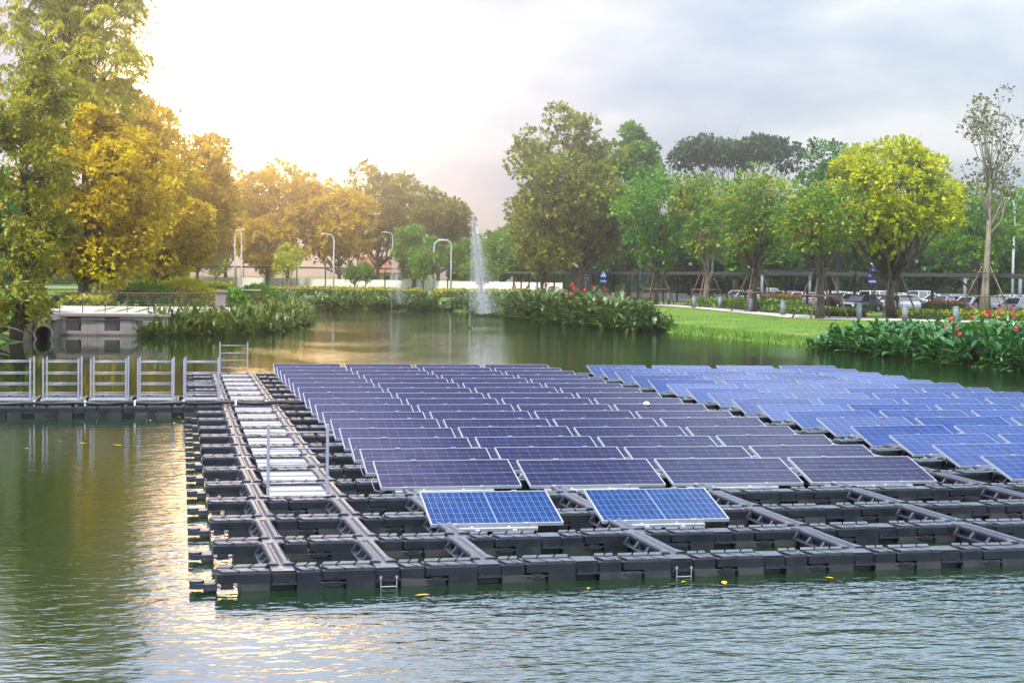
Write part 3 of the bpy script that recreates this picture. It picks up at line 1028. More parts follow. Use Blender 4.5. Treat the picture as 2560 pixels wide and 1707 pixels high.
def tree(name, label, x, y, height, crown_r, crown_bot, mat, seed, bark='bark_dark', trunk_r=0.22, nl=16, tn=60, leafn=6, size=0.32, aspect=0.30,
         shape='round', lobe=0.38, dxy=(0, 0), z0=0.05, group=None, cat='tree', lean=(0, 0), droop=0.2, limbs=True, flat=0.8, extra=None, twig=True):
    g = np.random.default_rng(seed)
    t = thing(name, label, cat, (x, y, z0), 0, group)
    cx, cy_ = dxy
    H = height
    ch = (H - crown_bot) / 2
    cz = crown_bot + ch
    C = []
    tries = 0
    while len(C) < nl and tries < 4000:
        tries += 1
        p = g.uniform(-1, 1, 3)
        if shape == 'umbrella':
            if p[0] ** 2 + p[1] ** 2 > 1 or p[2] < -0.2:
                continue
            q = np.array([cx + p[0] * crown_r * 0.85, cy_ + p[1] * crown_r * 0.85, cz + ch * (0.35 * p[2] + 0.45 - 0.35 * (p[0] ** 2 + p[1] ** 2))])
        else:
            rr2 = p @ p
            if rr2 > 1 or rr2 < 0.25:
                continue
            w = 1.0
            if shape == 'cone':
                w = np.interp(p[2], [-1, -0.4, 1], [0.75, 1.0, 0.35])
            if shape == 'vase':
                w = np.interp(p[2], [-1, 0.3, 1], [0.55, 1.0, 0.7])
            k = 1 - lobe * 0.75
            q = np.array([cx + p[0] * crown_r * k * w, cy_ + p[1] * crown_r * k * w, cz + p[2] * ch * k])
        if any(np.linalg.norm(q - c) < crown_r * lobe * 0.45 for c in C):
            if tries < 2500:
                continue
        C.append(q)
    C = np.array(C)
    polys = []
    for c in C:
        rl = crown_r * lobe * g.uniform(0.75, 1.2)
        p, d = lobe_points(g, c, rl, tn, flat)
        polys.append(tufts(g, p, d, leafn, size, aspect, droop))
    if extra is not None:
        polys.append(extra(g))
    link('crown', quads('crown', np.concatenate(polys), mat), t)
    # trunk and limbs
    m = MB()
    top = Vector((cx * 0.5 + lean[0], cy_ * 0.5 + lean[1], crown_bot + ch * 0.9))
    pts, rad = [], []
    for i in range(7):
        f = i / 6
        pts.append(Vector((top.x * f + g.normal(0, 0.05) * crown_r * 0.15, top.y * f + g.normal(0, 0.05) * crown_r * 0.15, top.z * f - 0.15 * (1 - f))))
        rad.append(trunk_r * (1.25 if i == 0 else 1.0) * (1 - 0.72 * f))
    m.tube(pts, rad, 9)
    if limbs:
        for c in C:
            f = min(0.92, max(0.30, (c[2] - crown_r * 0.55) / top.z))
            f *= g.uniform(0.75, 1.0)
            i = min(5, int(f * 6))
            p0 = pts[i].lerp(pts[i + 1], f * 6 - i)
            e = Vector(c)
            mid = p0.lerp(e, 0.5) + Vector((0, 0, -0.12 * (e - p0).length)) + Vector(g.normal(0, 0.06, 3)) * (e - p0).length
            r0 = trunk_r * (1 - 0.75 * f) * 0.65
            m.tube([p0, mid, e], [r0, r0 * 0.6, r0 * 0.22], 6)
            if twig:
                for _ in range(3):
                    e2 = e + Vector(g.normal(0, 1, 3)) * crown_r * lobe * 0.7
                    m.tube([mid.lerp(e, 0.6), e2], [r0 * 0.3, r0 * 0.08], 4)
    m.build('trunk', bark, t, smooth=True)
    return t

def fronds(g, cen, n_per, length, width, drop=1.0):
    """hanging feathery sprays: many narrow leaflets along drooping stems"""
    P = []
    for c in cen:
        for _ in range(n_per):
            az = g.uniform(0, 2 * np.pi)
            h = np.array([np.cos(az), np.sin(az), 0])
            L = length * g.uniform(0.6, 1.2)
            s = np.linspace(0.05, 1, 11)
            stem = c + h * (L * 0.75 * s)[:, None] + np.array([0, 0, 1])[None] * (0.25 * L * s - drop * L * 0.9 * s ** 2)[:, None]
            for sgn in (-1, 1):
                d = unit(np.cross(h, [0, 0, 1])[None] * sgn * 0.7 + h[None] * 0.45 + np.array([0, 0, -0.75])[None] + g.normal(0, 0.12, (11, 3)))
                P.append(leaf_polys(g, stem, d, width, 0.13))
    return np.concatenate(P)

# --- left bank
def acacia_extra(g):
    out = []
    for (x, y, z, r, n) in ((0.6, -1.0, 19.5, 3.0, 70), (2.3, -0.5, 20.8, 1.6, 26), (0.9, -2, 16.5, 3.0, 64), (-1.5, -1, 18.0, 3.0, 50), (1.8, 0, 14.2, 2.2, 40), (0.2, -2.5, 13.0, 2.6, 44), (2.8, 0.0, 22.5, 1.4, 20),
                            (-2.4, -1.5, 21.5, 2.6, 50), (-5.0, -1.0, 20.5, 2.6, 44), (-4.4, -1.5, 17.0, 2.6, 44), (-3.6, -2.0, 12.0, 2.6, 40), (-5.2, -1.0, 14.0, 2.4, 36), (-4.6, 0, 24.0, 2.4, 36), (0.4, -1, 22.8, 2.6, 50), (-1.0, -2.4, 14.5, 2.6, 40), (3.0, -0.4, 17.0, 1.0, 10)):
        p, d = lobe_points(g, np.array([x, y, z]), r, n, 0.7)
        out.append(fronds(g, p, 3, 1.25, 0.40))
    return np.concatenate(out)
tree('feathery_tree', 'tall feathery tree with drooping sprays rising past the top of the picture at left', -8.9, 88, 34.0, 4.8, 8.5, 'leaf_feather', 11, trunk_r=0.34, nl=44, tn=34, leafn=3,
     size=0.30, aspect=0.25, extra=acacia_extra, flat=0.8)
tree('amber_tinted_tree', 'large tree with glow-tinted amber leaves overhanging the concrete quay', -8.9, 83, 14.6, 4.9, 0.4, 'leaf_glow_tint_amber', 12, trunk_r=0.32, nl=50, tn=160, leafn=5, size=0.29, aspect=0.34, dxy=(0.9, 0), lobe=0.33, droop=0.5)
tree('amber_tinted_tree', 'glow-tinted amber tree with low spreading branches behind the quay paving', -4.6, 104, 12.0, 4.4, 0.6, 'leaf_glow_tint_amber', 13, trunk_r=0.26, nl=38, tn=130, leafn=5, size=0.31, aspect=0.34, dxy=(0.4, 0), lobe=0.34, droop=0.4)
tree('golden_tree', 'broad glow-tinted golden tree stepping down towards the sky glow behind the amber trees', -3.0, 150, 21.0, 7.2, 1.4, 'leaf_gold', 14, trunk_r=0.36, nl=46, tn=90, leafn=5, size=0.48, aspect=0.36, dxy=(0.0, 0), lobe=0.30)
tree('golden_tree', 'tall glow-tinted golden tree close behind the feathery tree', -8.0, 124, 20.5, 5.0, 3.0, 'leaf_gold', 15, trunk_r=0.30, nl=26, tn=80, leafn=5, size=0.5, aspect=0.34, dxy=(1.5, 0), shape='cone', lobe=0.36)
tree('golden_tree', 'smaller glow-tinted golden tree right of the broad one near the lamp posts', 0.4, 264, 19.0, 6.5, 1.8, 'leaf_gold', 16, trunk_r=0.30, nl=24, tn=70, leafn=5, size=0.6, aspect=0.36, lobe=0.36)

for k, (x, y, H, cr, mt, lb) in enumerate(((-16, 140, 13, 6.0, 'leaf_glow_tint_amber', 'low glow-tinted amber tree filling the view behind the drain bank'), (-9.5, 165, 12, 6.0, 'leaf_glow_tint_amber', 'low glow-tinted amber tree behind the trunks of the quay trees'),
                                       (-22, 190, 15, 8.0, 'leaf_gold', 'glow-tinted golden tree at the far left picture edge behind the bank trees'), (-14, 225, 14, 7.0, 'leaf_gold', 'glow-tinted golden tree far behind the flat yellow hedge'),
                                       (-4.6, 196, 11, 4.6, 'leaf_gold', 'low glow-tinted golden tree right of the flat yellow hedge'), (-31, 262, 15, 8, 'leaf_gold', 'distant glow-tinted golden tree behind the left end of the far roofed walk'))):
    tree('golden_tree' if mt == 'leaf_gold' else 'amber_tinted_tree', lb, x, y, H, cr, 0.6, mt, 140 + k, trunk_r=0.3, nl=34, tn=60, leafn=5, size=0.55, aspect=0.38, lobe=0.36)
def near_tree():
    """leaning bank tree at the left picture edge: branches reaching into the picture with whorls of long leaves"""
    g = np.random.default_rng(21)
    t = thing('bank_tree', 'dark leaning tree with long leaves on the bank at the left picture edge', 'tree', (-9.6, 49, -0.1))
    m = MB()
    m.tube([(0.0, 0, -0.3), (0.25, 0, 1.4), (0.50, 0.1, 3.6), (0.35, 0.1, 6.5), (0.3, 0, 8.5), (0.4, 0, 10.2), (0.3, 0, 11.6)], [0.30, 0.25, 0.22, 0.19, 0.15, 0.11, 0.05], 10)
    heads = []
    for k in range(74):
        z = g.uniform(0.4, 11.3)
        reach = g.uniform(0.4, 1.65) * np.interp(z, [0, 3, 11, 16], [1.1, 1.15, 1.1, 0.8])
        az = g.uniform(-1.5, 1.5) if k % 4 else g.uniform(1.5, 4.7)
        e = np.array([0.3 + math.cos(az) * reach, math.sin(az) * reach * 1.4 - 0.6, z + g.uniform(-0.2, 0.8)])
        b = Vector((0.35, 0, max(0.4, z - 0.8)))
        mid = b.lerp(Vector(e), 0.55) + Vector((0, 0, -0.15))
        m.tube([b, mid, Vector(e)], [0.06, 0.035, 0.012], 5)
        heads.append((e, np.array([math.cos(az), math.sin(az), 0.2])))
    # the low limb slanting down to the left over the drain pipe
    m.tube([(1.75, 0.4, 1.55), (1.0, 0.3, 1.05), (0.1, 0.2, 0.55), (-1.0, 0.2, 0.0)], [0.13, 0.15, 0.17, 0.22], 9)
    m.build('trunk', 'bark_dark', t, smooth=True)
    polys = []
    for e, d in heads:
        n = 34
        p = e + g.normal(0, 0.34, (n, 3)) * np.array([1.0, 1.0, 0.8])
        polys.append(tufts(g, p, np.repeat(unit(d[None]), n, 0), 7, 0.27, 0.22, droop=0.35, spread=0.8))
    link('crown', quads('crown', np.concatenate(polys), 'leaf_bank'), t)
near_tree()
# a second tree just outside the picture, its mass is what darkens the water in the near left corner
tree('bank_tree', 'dark bushy tree unseen past the left picture edge, darkening the near water', -12.6, 36, 15.5, 3.5, 0.5, 'leaf_dark', 22, trunk_r=0.28, nl=22, tn=70, leafn=5, size=0.30, aspect=0.25, lobe=0.38)
tree('bank_tree', 'dark tree low over the water at the far left picture edge', -12.6, 58, 9.0, 3.2, 0.4, 'leaf_deep', 23, trunk_r=0.28, nl=24, tn=70, leafn=5, size=0.30, aspect=0.25, lobe=0.38)

# --- far side behind the white wall
for a in (('golden_tree', 'huge golden tree above the white wall straight under the sun', 16.4, 265, 25.5, 10.6, 2.5, 'leaf_gold', 31),
          ('golden_tree', 'golden tree between the broad golden tree and the huge one', 6.0, 288, 24.5, 8.6, 2.5, 'leaf_gold', 32),
          ('golden_tree', 'low golden tree in front of the tall domed tree', 25.0, 258, 18.5, 8.4, 2.2, 'leaf_gold', 33),
          ('domed_tree', 'tall domed olive tree left of the fountain', 34.6, 280, 25.0, 11.0, 3.0, 'leaf_olive', 34),
          ('domed_tree', 'smaller domed olive tree sloping down towards the fountain', 44.0, 266, 19.4, 7.0, 3.0, 'leaf_olive', 35),
          ('leafy_tree', 'green tree behind the curved lamp posts left of the fountain', 35.5, 238, 11.5, 4.8, 1.5, 'leaf_mid', 36),
          ('leafy_tree', 'bright green tree directly behind the tall fountain jet', 43.8, 236, 8.8, 4.6, 1.0, 'leaf_lime', 37),
          ('leafy_tree', 'light green tree right of the fountain below the sky gap', 52.4, 248, 10.8, 6.0, 1.2, 'leaf_lime', 38),
          ('leafy_tree', 'slim light green tree right of the sky gap', 60.5, 272, 15.2, 4.6, 1.8, 'leaf_lime', 39)):
    nm, lb, x, y, H, cr, cb, mt, sd = a
    tree(nm, lb, x, y, H, cr, cb, mt, sd, trunk_r=0.4, nl=30, tn=72, leafn=5, size=0.75 if cr > 6 else 0.6, aspect=0.38, lobe=0.33)
tree('golden_tree', 'glow-tinted golden tree filling in under the huge one beside the roofed walk', 12.0, 252, 13.5, 6.0, 1.4, 'leaf_gold', 40, trunk_r=0.3, nl=22, tn=60, leafn=5, size=0.6, aspect=0.38, lobe=0.36)
tree('golden_tree', 'low glow-tinted golden tree left of the three tall lamp posts', -6.0, 236, 15.5, 6.5, 1.4, 'leaf_gold', 48, trunk_r=0.3, nl=24, tn=60, leafn=5, size=0.6, aspect=0.38, lobe=0.36)
for k, (x, y, H, cr, sd, lb, mt) in enumerate(((3.6, 262, 6.6, 3.0, 41, 'young yellow tree left of the three tall lamp posts', 'leaf_yellow'), (12.9, 214, 6.9, 3.1, 42, 'young yellow tree behind the two walking people', 'leaf_yellow'),
                                            (12.6, 258, 5.2, 2.2, 43, 'young yellow tree half behind the one with the walkers', 'leaf_yellow'),
                                            (21.2, 197, 3.7, 2.0, 44, 'smallest young tree, staked, beside the seated person', 'leaf_lime'), (28.3, 181, 5.9, 3.1, 45, 'young green tree left of the twin curved lamp posts', 'leaf_lime'),
                                            (37.5, 189, 4.8, 2.8, 46, 'young pale tree seen through the foot of the fountain', 'leaf_lime'), (24.6, 214, 4.4, 2.0, 47, 'thin pale young tree behind the small fountain', 'leaf_mid'))):
    tree('young_tree', lb, x, y, H, cr, 1.6, mt, sd, trunk_r=0.09, nl=12, tn=34, leafn=5, size=0.36, aspect=0.34, lobe=0.40, shape='vase')

# --- right bank
tree('large_tree', 'largest tree right of the fountain, brown green with a ragged left edge', 45.4, 165, 25.2, 9.6, 1.6, 'leaf_brownish', 51, trunk_r=0.42, nl=62, tn=88, leafn=5, size=0.46, aspect=0.40, lobe=0.235, dxy=(-0.6, 0))
tree('large_tree', 'upright tree with spiky leafy tips right of the largest tree', 55.8, 180, 25.6, 6.6, 3.0, 'leaf_mid', 52, trunk_r=0.3, nl=40, tn=80, leafn=5, size=0.52, aspect=0.42, lobe=0.26, shape='cone')
tree('large_tree', 'low reddish green tree at the left foot of the largest tree', 43.0, 176, 13.5, 4.8, 1.2, 'leaf_brownish', 53, trunk_r=0.25, nl=22, tn=60, leafn=5, size=0.5, aspect=0.4, lobe=0.34)
tree('staked_tree', 'slender dark stemmed tree in a stake frame behind the red canna flowers', 42.9, 126, 13.6, 5.4, 2.6, 'leaf_mid', 54, trunk_r=0.24, nl=34, tn=60, leafn=5, size=0.30, aspect=0.34, lobe=0.33, shape='vase')
tree('staked_tree', 'tree with a pale forked trunk in a stake frame', 46.0, 120, 13.4, 5.2, 3.6, 'leaf_spotted', 55, bark='bark_pale', trunk_r=0.30, nl=34, tn=62, leafn=5, size=0.30, aspect=0.34, lobe=0.34, shape='vase')
tree('staked_tree', 'tree with orange spotted leaves and dark forked trunk on the lawn edge', 42.4, 97.6, 12.0, 4.9, 3.4, 'leaf_spotted', 56, trunk_r=0.26, nl=36, tn=66, leafn=5, size=0.26, aspect=0.34, lobe=0.34, shape='vase')
tree('umbrella_tree', 'dark flat topped tree standing far behind the staked trees', 74.3, 190, 23.0, 9.6, 13.5, 'leaf_dark', 57, trunk_r=0.4, nl=24, tn=80, leafn=5, size=0.55, aspect=0.4, shape='umbrella', lobe=0.30, flat=0.55)
tree('large_tree', 'tall green tree showing above the left shoulder of the yellow tree', 65.8, 135, 19.4, 5.8, 4.5, 'leaf_deep', 58, trunk_r=0.28, nl=36, tn=70, leafn=5, size=0.40, aspect=0.36, shape='vase', lobe=0.32, dxy=(-0.4, 0))
tree('staked_tree', 'nearest staked tree, speckled crown, thick dark trunk left of the yellow tree', 40.0, 78.6, 9.6, 3.8, 3.9, 'leaf_spotted', 59, trunk_r=0.30, nl=30, tn=66, leafn=5, size=0.22, aspect=0.36, lobe=0.36, dxy=(-0.2, 0))
tree('yellow_tree', 'dense bright yellow green tree, the brightest on the right bank', 46.7, 81.8, 12.9, 5.9, 3.9, 'leaf_yellow', 60, trunk_r=0.36, nl=64, tn=100, leafn=6, size=0.26, aspect=0.36, lobe=0.24, droop=0.35, dxy=(-0.4, 0))
tree('sparse_tree', 'tall nearly bare tree with a pale trunk at the right picture edge', 57.2, 87.8, 19.2, 3.4, 7.0, 'leaf_dry', 61, bark='bark_pale', trunk_r=0.30, nl=32, tn=26, leafn=3, size=0.20, aspect=0.5, lobe=0.30, dxy=(0.5, 0))
tree('lime_tree', 'fresh lime green tree around the pale trunk at the right picture edge', 63.0, 100, 11.5, 4.8, 3.2, 'leaf_lime', 62, trunk_r=0.22, nl=26, tn=44, leafn=5, size=0.30, aspect=0.4, lobe=0.34, dxy=(-0.4, 0))
BG = [(106, 170, 15.4, 6, 63, 'leaf_mid', 'green tree behind the car park at the right picture edge'), (104, 190, 12.5, 7.4, 64, 'leaf_deep', 'dark green tree behind the car park right of the yellow tree trunk'),
      (95, 204, 13.5, 8.0, 65, 'leaf_deep', 'dark green tree behind the car park left of the yellow tree trunk'), (84, 206, 14.2, 7.5, 66, 'leaf_dark', 'blue green tree behind the car park under the flat topped tree'),
      (75.5, 214, 14.0, 7.5, 67, 'leaf_dark', 'dark tree behind the pale forked trunk'), (64.5, 220, 14.0, 7.5, 68, 'leaf_deep', 'dark tree filling the gap behind the slender staked tree'),
      (92, 150, 12.5, 5.5, 69, 'leaf_mid', 'mid green car park tree right of the yellow tree'), (116, 205, 14.5, 8, 70, 'leaf_deep', 'dark tree farthest right behind the car park'),
      (70, 168, 10.5, 5.0, 71, 'leaf_mid', 'mid green car park tree left of the thick dark trunk')]
BG += [(122, 236, 13.0, 8.5, 72, 'leaf_deep', 'dark bushy tree low behind the car park at the far right'), (104, 240, 12.5, 8.5, 73, 'leaf_dark', 'dark bushy tree closing the view behind the second row of cars'),
       (90, 244, 12.5, 8.5, 74, 'leaf_deep', 'dark bushy tree closing the view behind the walkway crossing'), (138, 228, 13.0, 8.0, 75, 'leaf_mid', 'mid green bushy tree cut by the right picture edge behind the cars'),
       (56, 236, 12.0, 6.5, 76, 'leaf_mid', 'green tree behind the left end of the long roofed walkway')]
for x, y, H, cr, sd, mt, lb in BG:
    tree('background_tree', lb, x, y, H, cr, 0.9, mt, sd, trunk_r=0.38, nl=40, tn=70, leafn=5, size=0.62, aspect=0.4, lobe=0.34, group='trees round the car park')

# stake frames round the right bank trees
def stake_frame(x, y, label, s=1.0):
    t = thing('stake_frame', label, 'tree stake', (x, y, 0.02), 0.35, 'pole frames bracing the right bank trees')
    g = random.Random(int(x * 10))
    for k in range(4):
        an = k * math.pi / 2 + 0.5
        m = MB()
        a = Vector((math.cos(an) * 2.0 * s, math.sin(an) * 2.0 * s, 0))
        b = Vector((math.cos(an) * 0.30, math.sin(an) * 0.30, 3.9 * s))
        m.tube([a, a.lerp(b, 0.5) + Vector((g.uniform(-.05, .05), g.uniform(-.05, .05), 0)), b], [0.065, 0.06, 0.045], 7)
        m.build('pole', 'stake_wood', t, smooth=True)
    for z, rr in ((1.62 * s, 1.32 * s), (3.42 * s, 0.55 * s)):
        for k in range(4):
            a0, a1 = k * math.pi / 2 + 0.5, (k + 1) * math.pi / 2 + 0.5
            p0 = Vector((math.cos(a0) * rr, math.sin(a0) * rr, z)); p1 = Vector((math.cos(a1) * rr, math.sin(a1) * rr, z + g.uniform(-.04, .04)))
            e = (p1 - p0) * 0.14
            m = MB(); m.tube([p0 - e, p1 + e], 0.05, 7); m.build('crossbar', 'stake_wood', t, smooth=True)
stake_frame(46.7, 81.8, 'pole frame bracing the trunk of the bright yellow tree')
stake_frame(40.0, 78.6, 'pole frame bracing the nearest thick dark trunk')
stake_frame(57.2, 87.8, 'pole frame bracing the pale trunk at the right picture edge')
stake_frame(42.4, 97.6, 'pole frame bracing the dark forked trunk on the lawn edge')
stake_frame(46.0, 120, 'pole frame bracing the pale forked trunk')
stake_frame(42.9, 126, 'pole frame bracing the slender trunk behind the red flowers')
stake_frame(45.0, 163, 'pole frame under the largest tree behind the canna bed')


# --- broad leaved water plants
def blade_mesh(g, base, az, pitch, L, wd, arch=0.5):
    """arching blades with a folded midrib: 8-vertex strips split in 6 quads -> returned as quads"""
    n = len(base)
    h = np.stack([np.cos(az), np.sin(az), np.zeros(n)], 1)
    sd = np.stack([-np.sin(az), np.cos(az), np.zeros(n)], 1)
    upv = np.array([0, 0, 1.0])
    st = [0.0, 0.35, 0.7, 1.0]
    wv = [0.25, 1.0, 0.85, 0.03]
    C, Lf, Rt = [], [], []
    for s, w in zip(st, wv):
        c = base + h * (np.cos(pitch) * L * s + arch * 0.35 * L * s * s)[:, None] + upv * (np.sin(pitch) * L * s - arch * 0.55 * L * s * s)[:, None]
        e = sd * (wd * w * 0.5)[:, None]
        lift = upv * (wd * w * 0.16)[:, None]
        C.append(c); Lf.append(c - e + lift); Rt.append(c + e + lift)
    V, F = [], []
    allv = np.stack(C + Lf + Rt, 1)              # n,12,3
    idx = []
    for i in range(3):
        idx.append((i, i + 1, 4 + i + 1, 4 + i))
        idx.append((i + 1, i, 8 + i, 8 + i + 1))
    return allv, idx

def blades(name, allv, idx, mat):
    n = len(allv)
    me = bpy.data.meshes.new(name)
    me.vertices.add(n * 12)
    me.vertices.foreach_set('co', np.ascontiguousarray(allv, dtype=np.float32).ravel())
    fi = (np.arange(n)[:, None, None] * 12 + np.array(idx)[None]).astype(np.int32).reshape(-1, 4)
    me.loops.add(fi.size)
    me.loops.foreach_set('vertex_index', fi.ravel())
    me.polygons.add(len(fi))
    me.polygons.foreach_set('loop_start', np.arange(0, fi.size, 4, dtype=np.int32))
    me.polygons.foreach_set('loop_total', np.full(len(fi), 4, dtype=np.int32))
    me.polygons.foreach_set('use_smooth', np.ones(len(fi), bool))
    me.materials.append(M_[mat])
    me.update(calc_edges=True)
    return me

def flower_mesh(seed, size):
    g = random.Random(seed)
    m = MB()
    for k in range(7):
        an = g.uniform(0, 6.28); el = g.uniform(0.1, 1.3)
        d = Vector((math.cos(an) * math.cos(el), math.sin(an) * math.cos(el), math.sin(el)))
        s = d.cross(Vector((0, 0, 1))).normalized() * size * 0.38
        p = Vector((0, 0, g.uniform(-0.6, 0.3) * size))
        m.add([p, p + d * size * 0.6 + s, p + d * size * 1.1, p + d * size * 0.6 - s], [(0, 1, 2, 3)])
    return m
FLP = [flower_mesh(i, 0.13).mesh('flower', ['flower_pink' if i % 3 else 'flower_red']) for i in range(4)]

def bed(name, label, line, width, height, dens, L, wd, mat, seed, nflow=0, zb=-0.35, over=0.6, flow_h=1.0, flow_size=1.0, arch=0.7, profile=None, cat='flower bed', flower_t=(0, 1)):
    """bank of upright leafy plants along a shoreline polyline"""
    g = np.random.default_rng(seed)
    o = thing(name, label, cat, (0, 0, 0))
    ln = np.array(line, float)
    seg = np.diff(ln, axis=0)
    sl_ = np.hypot(seg[:, 0], seg[:, 1])
    cum = np.concatenate([[0], np.cumsum(sl_)])
    tot = cum[-1]
    def at(sv, off):
        i = np.clip(np.searchsorted(cum, sv) - 1, 0, len(seg) - 1)
        tt = (sv - cum[i]) / sl_[i]
        nrm = np.stack([-seg[i, 1], seg[i, 0]], 1) / sl_[i][:, None]
        return ln[i] + seg[i] * tt[:, None] + nrm * off[:, None]
    nplant = int(tot * width * dens)
    sv = g.uniform(0, tot, nplant)
    off = g.uniform(-over, width - over, nplant)
    P = at(sv, off)
    prof = np.ones(nplant) if profile is None else np.interp(sv / tot, *profile)
    endf = np.clip(np.minimum(sv, tot - sv) / 1.2, 0.35, 1)
    edge_f = np.interp(off, [-over, -over + 0.8, width - over], [0.45, 1.0, 1.0])
    hh = height * prof * endf * edge_f * g.uniform(0.75, 1.15, nplant)
    B, A, PT, LL, WW = [], [], [], [], []
    for lev in np.linspace(0.10, 1.0, 7):
        nl = nplant
        z = zb + hh * lev * g.uniform(0.75, 1.05, nl) - 0.2 * L
        B.append(np.column_stack([P + g.normal(0, 0.10, (nl, 2)), z]))
        A.append(g.uniform(0, 2 * np.pi, nl))
        PT.append(np.clip(g.normal(0.45 + 0.55 * lev, 0.28, nl), -0.1, 1.45))
        LL.append(L * g.uniform(0.65, 1.2, nl))
        WW.append(wd * g.uniform(0.7, 1.25, nl))
    allv, idx = blade_mesh(g, np.concatenate(B), np.concatenate(A), np.concatenate(PT), np.concatenate(LL), np.concatenate(WW), arch)
    f = link('foliage', blades('foliage', allv, idx, mat), o)
    f['kind'] = 'stuff'
    # stems
    st = np.column_stack([P, np.full(nplant, zb - 0.25)])
    d = np.column_stack([g.normal(0, 0.06, (nplant, 2)), np.ones(nplant)])
    V = []
    for s in ((0.02, 0), (0, 0.02)):
        s3 = np.array([s[0], s[1], 0])
        V.append(np.stack([st - s3, st + s3, st + s3 * 0.6 + d * hh[:, None], st - s3 * 0.6 + d * hh[:, None]], 1))
    f = link('stems', quads('stems', np.concatenate(V), 'reed_leaf'), o)
    f['kind'] = 'stuff'
    # flowers stand on the tallest plants towards the land side
    if nflow:
        c = np.where((sv / tot >= flower_t[0]) & (sv / tot <= flower_t[1]))[0]
        pick = g.choice(c, nflow, replace=False)
        for i in pick:
            fl = link('flower', FLP[int(g.integers(4))], o, (P[i][0], P[i][1], zb + hh[i] * flow_h * g.uniform(0.82, 1.16) + 0.08), g.uniform(0, 6.28))
            fl.scale = [flow_size * g.uniform(0.7, 1.35)] * 3
    return o

bed('canna_bed', 'near right bank of dark blue green canna leaves with pink flowers', [(26.0, 46.5), (26.6, 40), (26.4, 33), (26.4, 26), (26.6, 20)], 5.2, 1.30, 10.0, 0.60, 0.19, 'canna_leaf', 71,
    nflow=44, over=0.5, flow_h=1.32, flow_size=1.05, profile=([0, 0.15, 0.4, 0.65, 1], [0.6, 0.85, 0.98, 1.25, 1.35]), flower_t=(0.42, 1.0))
bed('canna_bed', 'bank of canna leaves with red flowers on the point right of the fountain', [(25.5, 66.6), (24.9, 76), (24.4, 85), (24.0, 96)], 3.2, 1.75, 8.0, 0.78, 0.26, 'canna_olive', 72,
    nflow=56, over=0.5, flow_h=1.12, flow_size=1.1, profile=([0, 0.12, 0.4, 1], [0.7, 0.95, 1.1, 1.0]), flower_t=(0.1, 0.9))
bed('canna_bed', 'leafy bed curving behind the tall fountain at the far corner', [(8.3, 115), (14, 117.2), (20.5, 117.5), (22.8, 110), (23.6, 97)], 4.0, 1.25, 4.6, 0.85, 0.24, 'canna_olive', 73, over=0.4)
bed('reed_bed', 'dense reeds along the left bank beside the concrete quay', [(-4.4, 56.0), (-1.2, 57.8), (1.5, 62), (4.2, 75), (5.7, 92)], 2.5, 1.12, 11.0, 0.62, 0.13, 'reed_leaf', 74, over=0.9, arch=0.45, cat='reed bed')
bed('reed_bed', 'far reeds along the back of the pond left of the tall fountain', [(5.9, 94), (6.4, 107), (8.3, 114.6)], 3.5, 1.35, 4.5, 0.9, 0.2, 'canna_olive', 75, over=0.4, cat='reed bed')
# big leaved plant at the left picture edge
g = np.random.default_rng(77)
o = thing('canna_plant', 'pale broad leaved plant cut by the left picture edge above the side pier', 'plant', (-7.55, 20.0, -0.4))
n = 26
B = np.column_stack([g.normal(0, 0.12, (n, 2)), g.uniform(0.0, 1.7, n)])
allv, idx = blade_mesh(g, B, np.concatenate([g.uniform(-0.7, 0.7, 12), g.uniform(0, 6.28, n - 12)]), g.uniform(0.1, 0.9, n), g.uniform(0.40, 0.62, n), g.uniform(0.10, 0.15, n), 0.7)
link('leaves', blades('leaves', allv, idx, 'canna_olive'), o)
m = MB()
for k in range(4):
    m.tube([(0.1 * math.cos(k * 1.7), 0.1 * math.sin(k * 1.7), -0.3), (0.14 * math.cos(k * 1.7), 0.14 * math.sin(k * 1.7), 1.8)], [0.02, 0.008], 5)
m.build('stem', 'reed_leaf', o)

# lawn grass: short blades along the right bank and its water edge
g = np.random.default_rng(81)
n = 26000
gxv = g.uniform(25.2, 42, n); gyv = g.uniform(44, 84, n)
sdv = sd_pond(gxv, gyv)
keep = (sdv > -0.05) & (g.uniform(0, 1, n) < np.interp(sdv, [0, 1, 2.5, 14], [1.0, 1.0, 0.55, 0.35]))
gxv, gyv, sdv = gxv[keep], gyv[keep], sdv[keep]
gz = land_height(gxv, gyv)
n = len(gxv)
hh = np.interp(sdv, [0, 1.2, 2.5], [0.42, 0.28, 0.07]) * g.uniform(0.6, 1.3, n)
base_ = np.column_stack([gxv, gyv, gz - 0.02])
d = unit(np.column_stack([g.normal(0, 0.45, (n, 2)), np.ones(n)]))
sdd = unit(np.cross(d, g.normal(0, 1, (n, 3)))) * 0.022
tip = base_ + d * hh[:, None]
V = np.stack([base_ - sdd, base_ + sdd, tip + sdd * 0.2, tip - sdd * 0.2], 1)
o = link('grass', quads('grass', V, 'grass_blade'))
tag(o, 'short bright green grass on the right bank lawn and its water edge', 'grass', kind='stuff')


